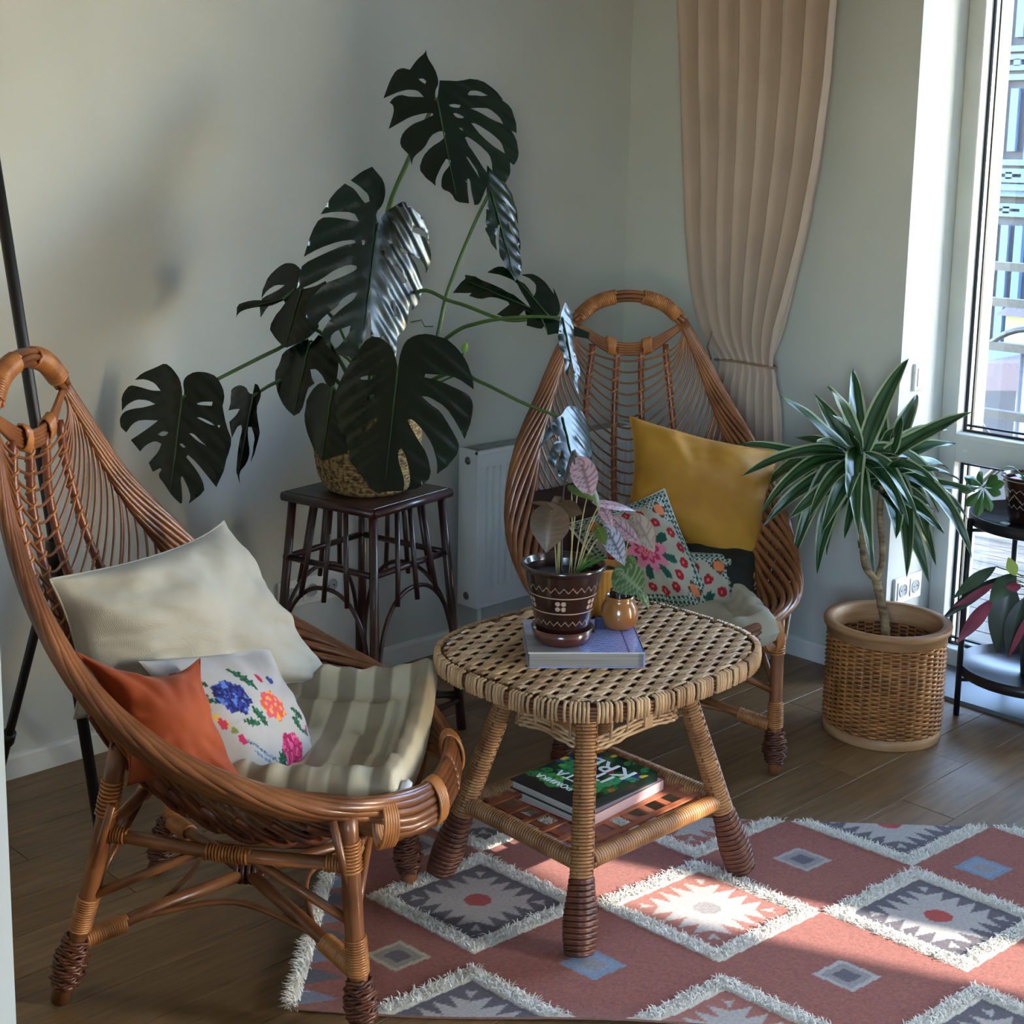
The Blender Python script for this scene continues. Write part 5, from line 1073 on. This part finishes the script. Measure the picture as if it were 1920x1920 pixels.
plain_leaf('leaf', cut, cof, at(1190, 968, DJ+.05), at(1228, 1035, DJ+.02), 44/F*DJ, camv(.2, .1, 1), M_lv, colf=vein((150, 136, 124), (116, 98, 98)), heart=.5, n=22)
MB().tube(spl([at(1190, 968, DJ+.05), at(1172, 1040, DJ+.03), cof+A(0, 0, -.03)], 6), .0014, 5).build('stem', MATS['pale_stem'], cut, off=cof)

# ================= DRACAENA IN ITS PLANTER =================
PCX = A(3.40, 2.00); PRr = .158; PH = .315
M_bam = mat('bamboo_strip', (194, 130, 72), .42, (156, 98, 50), 14., island=.25, coat=.15); M_bamr = mat('planed_bamboo_hoop', (186, 142, 100), .5, (160, 114, 76), 6., (1, 1, 8))
pl = thing('planter', 'round woven bamboo planter with a flat rim standing on the floor beside the window', 'planter', (PCX[0], PCX[1], 0))
MB().lathe([(.001, .012), (PRr-.008, .012), (PRr-.006, PH-.01)], 64).build('lining', mat('dark_bamboo', (96, 56, 34), .6, (70, 38, 22), 8.), pl)
MB().lathe([(PRr-.013, PH-.05), (PRr-.013, PH), (PRr-.010, PH+.004), (PRr+.012, PH+.004), (PRr+.014, PH), (PRr+.012, PH-.012), (PRr+.003, PH-.014), (PRr+.003, PH-.036), (PRr-.002, PH-.038)], 72).build('rim_hoop', M_bamr, pl)
MB().lathe([(PRr-.006, .0), (PRr-.001, .0), (PRr+.001, .004), (PRr+.001, .028), (PRr-.003, .031), (PRr-.006, .031)], 72).build('base_hoop', M_bamr, pl)
NS = 40; mb = MB()
for k in range(NS):
    a = 2*pi*k/NS; mb.tube([((PRr-.0035)*math.cos(a), (PRr-.0035)*math.sin(a), z) for z in (.03, .15, PH-.036)], .0045, 5)
mb.build('stake', M_bam, pl)['kind'] = 'stuff'
mb = MB(); z = .036; row = 0
while z < PH-.040:
    n = NS*5; a = np.arange(n)*2*pi/n; r_ = PRr-.0035+.0040*np.sin(a*NS/2+pi*row)
    mb.tube(np.stack([r_*np.cos(a), r_*np.sin(a), z+.0008*np.sin(a*3+row)], -1), .0044, 4, closed=True, up=(0, 0, 1)); z += .0062; row += 1
mb.build('weave', M_bam, pl)['kind'] = 'stuff'
MB().lathe([(PRr-.010, .075), (.001, .08)], 32).build('soil', mat('dark_inside', (34, 18, 12), .9), pl)
dr_ = thing('dracaena', 'dracaena with long green leaves edged in white on two stems in the bamboo planter', 'plant', (PCX[0], PCX[1], .08)); dof = A(PCX[0], PCX[1], .08)
DD = dep(A(PCX[0], PCX[1], .5)); M_bark = mat('ringed_bark', (160, 138, 104), .8, (86, 66, 44), 14., (1, 1, 4), bump=.5, bscale=60.)
def trunk(P, r0, r1):
    P = resamp(spl([A(*p) for p in P], 8), 70); r = np.linspace(r0, r1, 70)*(1+.11*(np.arange(70) % 4 == 0)); MB().tube(P, r, 9).build('stem', M_bark, dr_, off=dof)
fk = at(1643, 1088, DD); trunk([(PCX[0]+.0, PCX[1]-.01, .07), at(1660, 1180, DD), at(1652, 1130, DD), fk], .0125, .0115)
c1 = at(1614, 935, DD-.02); c2 = at(1650, 960, DD+.03); trunk([fk, at(1622, 1060, DD-.01), at(1617, 1000, DD-.02), c1, at(1612, 880, DD-.02)], .009, .008); trunk([fk, at(1655, 1045, DD+.02), c2, at(1655, 910, DD+.04)], .0085, .008)
M_dl = mat('dracaena_leaf', (255, 255, 255), .38, (225, 225, 225), 20., (1, 1, 1), attr=True)
GD, GL, WH = S((15, 46, 25)), S((54, 92, 48)), S((160, 174, 138))
def dleaf(b, t_, wid, arch, seed, side=0.):
    r = random.Random(seed); L = np.linalg.norm(t_-b); mid = (b+t_)/2+A(0, 0, arch*L)+CR*side*L
    n = 16; T_ = np.linspace(0, 1, n); Pc = np.array([(1-x)**2*b+2*x*(1-x)*mid+x*x*t_ for x in T_]); Tn = np.gradient(Pc, axis=0); Tn /= np.linalg.norm(Tn, axis=1)[:, None]
    nr_ = A(0, 0, 1)*.75-CF*.45+CR*r.uniform(-.35, .35); ss = [-1, -.80, -.72, -.40, -.05, .0, .05, .40, .72, .80, 1.]; G = np.zeros((n, 11, 3)); C_ = np.zeros((n, 11, 3))
    st_ = r.random() < .5
    for i in range(n):
        x_ = np.cross(Tn[i], nr_); x_ /= np.linalg.norm(x_); nn = np.cross(x_, Tn[i]); w = wid/2*(max(0, math.sin(pi*min(1, T_[i]**.72)))**.75*.97+.03)*(1 if T_[i] < .97 else .4)
        for j, s in enumerate(ss):
            G[i, j] = Pc[i]+x_*s*w+nn*(abs(s)*w*.38+.002*math.sin(T_[i]*14+s*3+seed))
            C_[i, j] = WH if abs(s) > .76 else (GL if ((abs(abs(s)-.40) < .02) or (st_ and abs(s) < .01)) else GD)
    o = MB().grid(G, C_).build('leaf', M_dl, dr_, off=dof)
TIPS = [(1383, 832, .0, 1), (1388, 894, -.1, 1), (1466, 744, -.05, 1), (1526, 738, .05, 1), (1552, 724, -.1, 1), (1704, 672, .02, 1), (1822, 772, -.04, 1), (1776, 806, .15, 2), (1792, 832, .1, 2), (1752, 902, -.15, 1), (1828, 922, -.02, 2), (1822, 1045, -.10, 2), (1816, 975, .1, 2), (1742, 1092, .02, 2), (1700, 1084, -.12, 2), (1638, 1072, -.16, 1), (1532, 1076, .0, 1), (1482, 1064, -.05, 1), (1428, 962, -.12, 1), (1432, 985, .0, 1), (1480, 972, -.2, 1), (1494, 985, .1, 1), (1540, 1000, -.2, 1), (1505, 880, .25, 1), (1760, 960, .2, 2), (1780, 880, .25, 2), (1600, 690, .15, 1), (1650, 730, .2, 2), (1720, 740, .25, 2), (1590, 940, -.25, 1), (1680, 1010, -.2, 2), (1740, 1010, .1, 2), (1755, 1060, .15, 2), (1440, 900, .2, 1), (1560, 780, -.15, 1), (1530, 830, -.2, 1), (1700, 860, -.25, 2), (1610, 1010, -.24, 1), (1550, 1040, .1, 1), (1490, 820, .15, 1), (1770, 1000, -.2, 2), (1400, 950, .15, 1), (1690, 780, -.1, 2), (1800, 900, .3, 2)]
_r = random.Random(12)
for _k in range(22): _a = _r.uniform(0, 2*pi); _R = _r.uniform(.6, 1); TIPS.append((1632+150*_R*math.cos(_a), 880+140*_R*math.sin(_a)+20, _r.uniform(-.22, .28), 1+_k % 2))
for k, (tx, ty, dd, cr) in enumerate(TIPS):
    kk = (k*7) % 10/10; b = at(1612, 900-60*kk, DD-.02) if cr == 1 else at(1652, 925-60*kk, DD+.04); t_ = at(tx, ty, DD+dd)
    L = math.hypot(tx-1630, ty-880); up_ = ty < 800; dleaf(b, t_, (.054 if L > 120 else .042), (.12 if up_ else (.20 if ty < 900 else .34))*(.55+.75*((k*37) % 10)/10), k, (.10 if tx > 1640 else -.10)*(ty > 1000)+.06*math.sin(k*2.3))

# ================= BLACK TRAY STAND =================
SC_ = A(3.80, 1.775); M_tray = mat('satin_black_steel', (26, 28, 34), .33, (20, 22, 28), 5., coat=.2); TR = .195
sd = thing('plant_stand', 'black two tier round tray stand in front of the glazed door', 'stand', (SC_[0], SC_[1], 0))
for z in (.118, .555): MB().lathe([(.001, z), (TR-.004, z), (TR, z+.003), (TR, z+.032), (TR-.003, z+.032), (TR-.005, z+.006), (.001, z+.004)], 56).build('tray', M_tray, sd)
a0 = math.atan2(1.918-SC_[1], 3.656-SC_[0])
for k in range(4):
    a = a0+k*pi/2; c, s = math.cos(a), math.sin(a); q = A(c, s, 0); t_ = A(-s, c, 0); R_ = TR+.004
    mb = MB(); mb.tube([q*R_, q*R_+A(0, 0, .575)], .0085, 12); mb.build('leg', M_tray, sd)
    for z in (.105, .542): MB().tube([q*R_+A(0, 0, z), q*.06+A(0, 0, z)], .005, 6).build('tray_bracket', M_tray, sd)
# upper tray: brown painted pot with plant, leafy cutting
TZ1 = .56; p = onz(1925, 985, TZ1+.004); up = p+A(.045, .02, 0)
u_pot = thing('flower_pot', 'dark brown clay flower pot with cream scrolls on the upper tray of the black stand', 'flower pot', (up[0], up[1], TZ1))
cfg2 = [('z', .098, .0012, .005, 20), ('z', .052, .0012, .005, 20), ('l', .126, .001, 0, 0), ('z', .075, .0016, .012, 9)]
finelathe([(.001, .002), (.050, .002), (.052, .006), (.075, .125), (.080, .132), (.077, .136), (.071, .128), (.068, .11)], 120, 200, potpaint(0, cfg2)).build('body', M_glaze, u_pot)
MB().lathe([(.069, .115), (.001, .12)], 24).build('soil', MATS['potting_soil'], u_pot)
up0 = A(up[0], up[1], TZ1+.12); fz = thing('umbrella_plant', 'plant with a bright green lobed leaf hanging over the upper black tray', 'plant', tuple(up0)); DU_ = dep(up0)
M_fat = mat('lobed_leaf_green', (58, 104, 40), .38, (34, 72, 26), 9., bump=.2)
cpt = at(1843, 914, DU_-.09)
for k, (tx, ty) in enumerate(((1800, 917), (1811, 894), (1838, 885), (1869, 893), (1882, 905), (1876, 926), (1859, 958), (1834, 968), (1814, 948), (1822, 896))):
    plain_leaf('leaflet', fz, up0, cpt, at(tx, ty, DU_-.13), .027, camv(.1*math.sin(k), .4, 1), M_fat, mid=.70, fold=.3, n=10)
MB().tube(spl([cpt, (cpt+up0)/2+A(0, 0, .05), up0+A(0, 0, -.01)], 6), .002, 5).build('stem', M_stem, fz, off=up0)
for k, (tx, ty, c) in enumerate(((1880, 897, (196, 96, 96)), (1905, 888, (90, 120, 70)), (1925, 880, (80, 110, 70)), (1935, 892, (70, 100, 60)), (1945, 870, (80, 120, 60)))):
    plain_leaf('leaf', fz, up0, up0+A(0, 0, .0), at(tx, ty, DU_-.02*k), .035, camv(0, .9, .6), mat('tray_leaf_%d' % (k % 2), c, .4), n=10)
q = onz(1884, 984, TZ1+.004); MB().lathe([(.001, 0), (.011, .001), (.014, .006), (.012, .008), (.001, .004)], 20).build('saucer', mat('pale_glaze', (190, 205, 220), .2, coat=.5), u_pot, off=(up[0]-q[0], up[1]-q[1], -.003))
# lower tray: tall dark pot with a tricolour prayer plant
TZ0 = .122; bp_ = A(SC_[0]+.035, SC_[1]-.035, TZ0); lp_ = thing('tall_pot', 'tall matt black plant pot on the lower tray of the black stand', 'plant pot', tuple(bp_))
MB().lathe([(.001, 0), (.068, 0), (.072, .004), (.088, .20), (.090, .205), (.085, .205), (.083, .19), (.001, .185)], 44).build('body', mat('matt_black_pot', (24, 24, 26), .6), lp_)
ps_ = thing('prayer_plant', 'dark prayer plant with pink backed leaves arching out of the tall black pot', 'plant', (bp_[0], bp_[1], TZ0+.19)); pso = A(bp_[0], bp_[1], TZ0+.19); DS = dep(pso)
M_pk = mat('pink_leaf_back', (150, 62, 84), .45, (120, 44, 66), 12.); M_dk = mat('dark_prayer_leaf', (40, 56, 40), .35, (26, 36, 30), 10.); M_mg = mat('green_grey_leaf', (84, 104, 82), .4, (60, 78, 62), 14.)
for k, (bx, by, tx, ty, w_, m, nv, dr0) in enumerate(((1868, 1062, 1786, 1116, 26, M_mg, (-.2, .8, .8), .3), (1872, 1082, 1765, 1160, 22, M_dk, (-.1, .5, 1), .25), (1868, 1092, 1790, 1140, 16, M_pk, (-.3, -.2, 1), .25), (1862, 1122, 1795, 1205, 26, M_pk, (-.2, .3, 1), .2), (1905, 1075, 1856, 1126, 36, M_mg, (-.2, .6, 1), .25), (1896, 1090, 1868, 1225, 56, M_dk, (-.2, .3, 1), .15), (1920, 1120, 1892, 1236, 44, M_dk, (0, .3, 1), .15), (1928, 1150, 1892, 1236, 14, M_pk, (.3, .2, 1), .15), (1905, 1080, 1891, 1044, 24, mat('lime_new_leaf', (170, 190, 90), .4), (.2, .2, 1), .05), (1915, 1100, 1885, 1100, 20, M_pk, (0, .6, 1), .1), (1930, 1060, 1960, 1010, 40, M_mg, (0, .3, 1), .1), (1935, 1100, 1990, 1120, 46, M_dk, (0, .5, 1), .3))):
    b_, t_ = at(bx, by, DS-.05-.01*k), at(tx, ty, DS-.09-.01*(k % 5)); plain_leaf('leaf', ps_, pso, b_, t_, w_/F*DS, camv(*nv), m, n=14, droop=dr0, mid=.45); MB().tube(spl([pso, (pso+b_)/2+A(0, 0, .03), b_], 5), .0018, 5).build('stem', M_stem, ps_, off=pso)

# ================= TRIPOD BEHIND THE LEFT CHAIR =================
fA = onz(197, 1618); M_tp = mat('matt_black_tube', (14, 15, 20), .45)
tp = thing('floor_tripod', 'black metal tripod stand behind the left wicker chair, running out of the top left', 'tripod', (fA[0], fA[1], 0)); to = A(fA[0], fA[1], 0)
top = onY(8, 420, fA[1]+.12); top = fA+(top-fA)*1.35; hub = fA+(top-fA)*.40
MB().tube([fA, top], .0125, 10).build('leg', M_tp, tp, off=to)
fB = onz(-14, 1500); hub = onY(102, 1040, fA[1]+.06); MB().tube([fB, hub], .0105, 10).build('leg', M_tp, tp, off=to)
cl = fB+(hub-fB)*.28; d_ = (hub-fB)/np.linalg.norm(hub-fB); MB().tube([cl-d_*.016, cl+d_*.016], .016, 10).tube([cl, cl-CR*.03], .007, 8).build('clamp', M_tp, tp, off=to)
fC = fA+A(.30, .35, 0); fC[1] = min(fC[1], YW-.05); MB().tube([fC*A(1, 1, 0), hub+A(0, 0, .0)], .0105, 10).build('leg', M_tp, tp, off=to)
MB().tube([hub-A(0, 0, .03), hub+A(0, 0, .03)], .018, 10).build('hub', M_tp, tp, off=to)
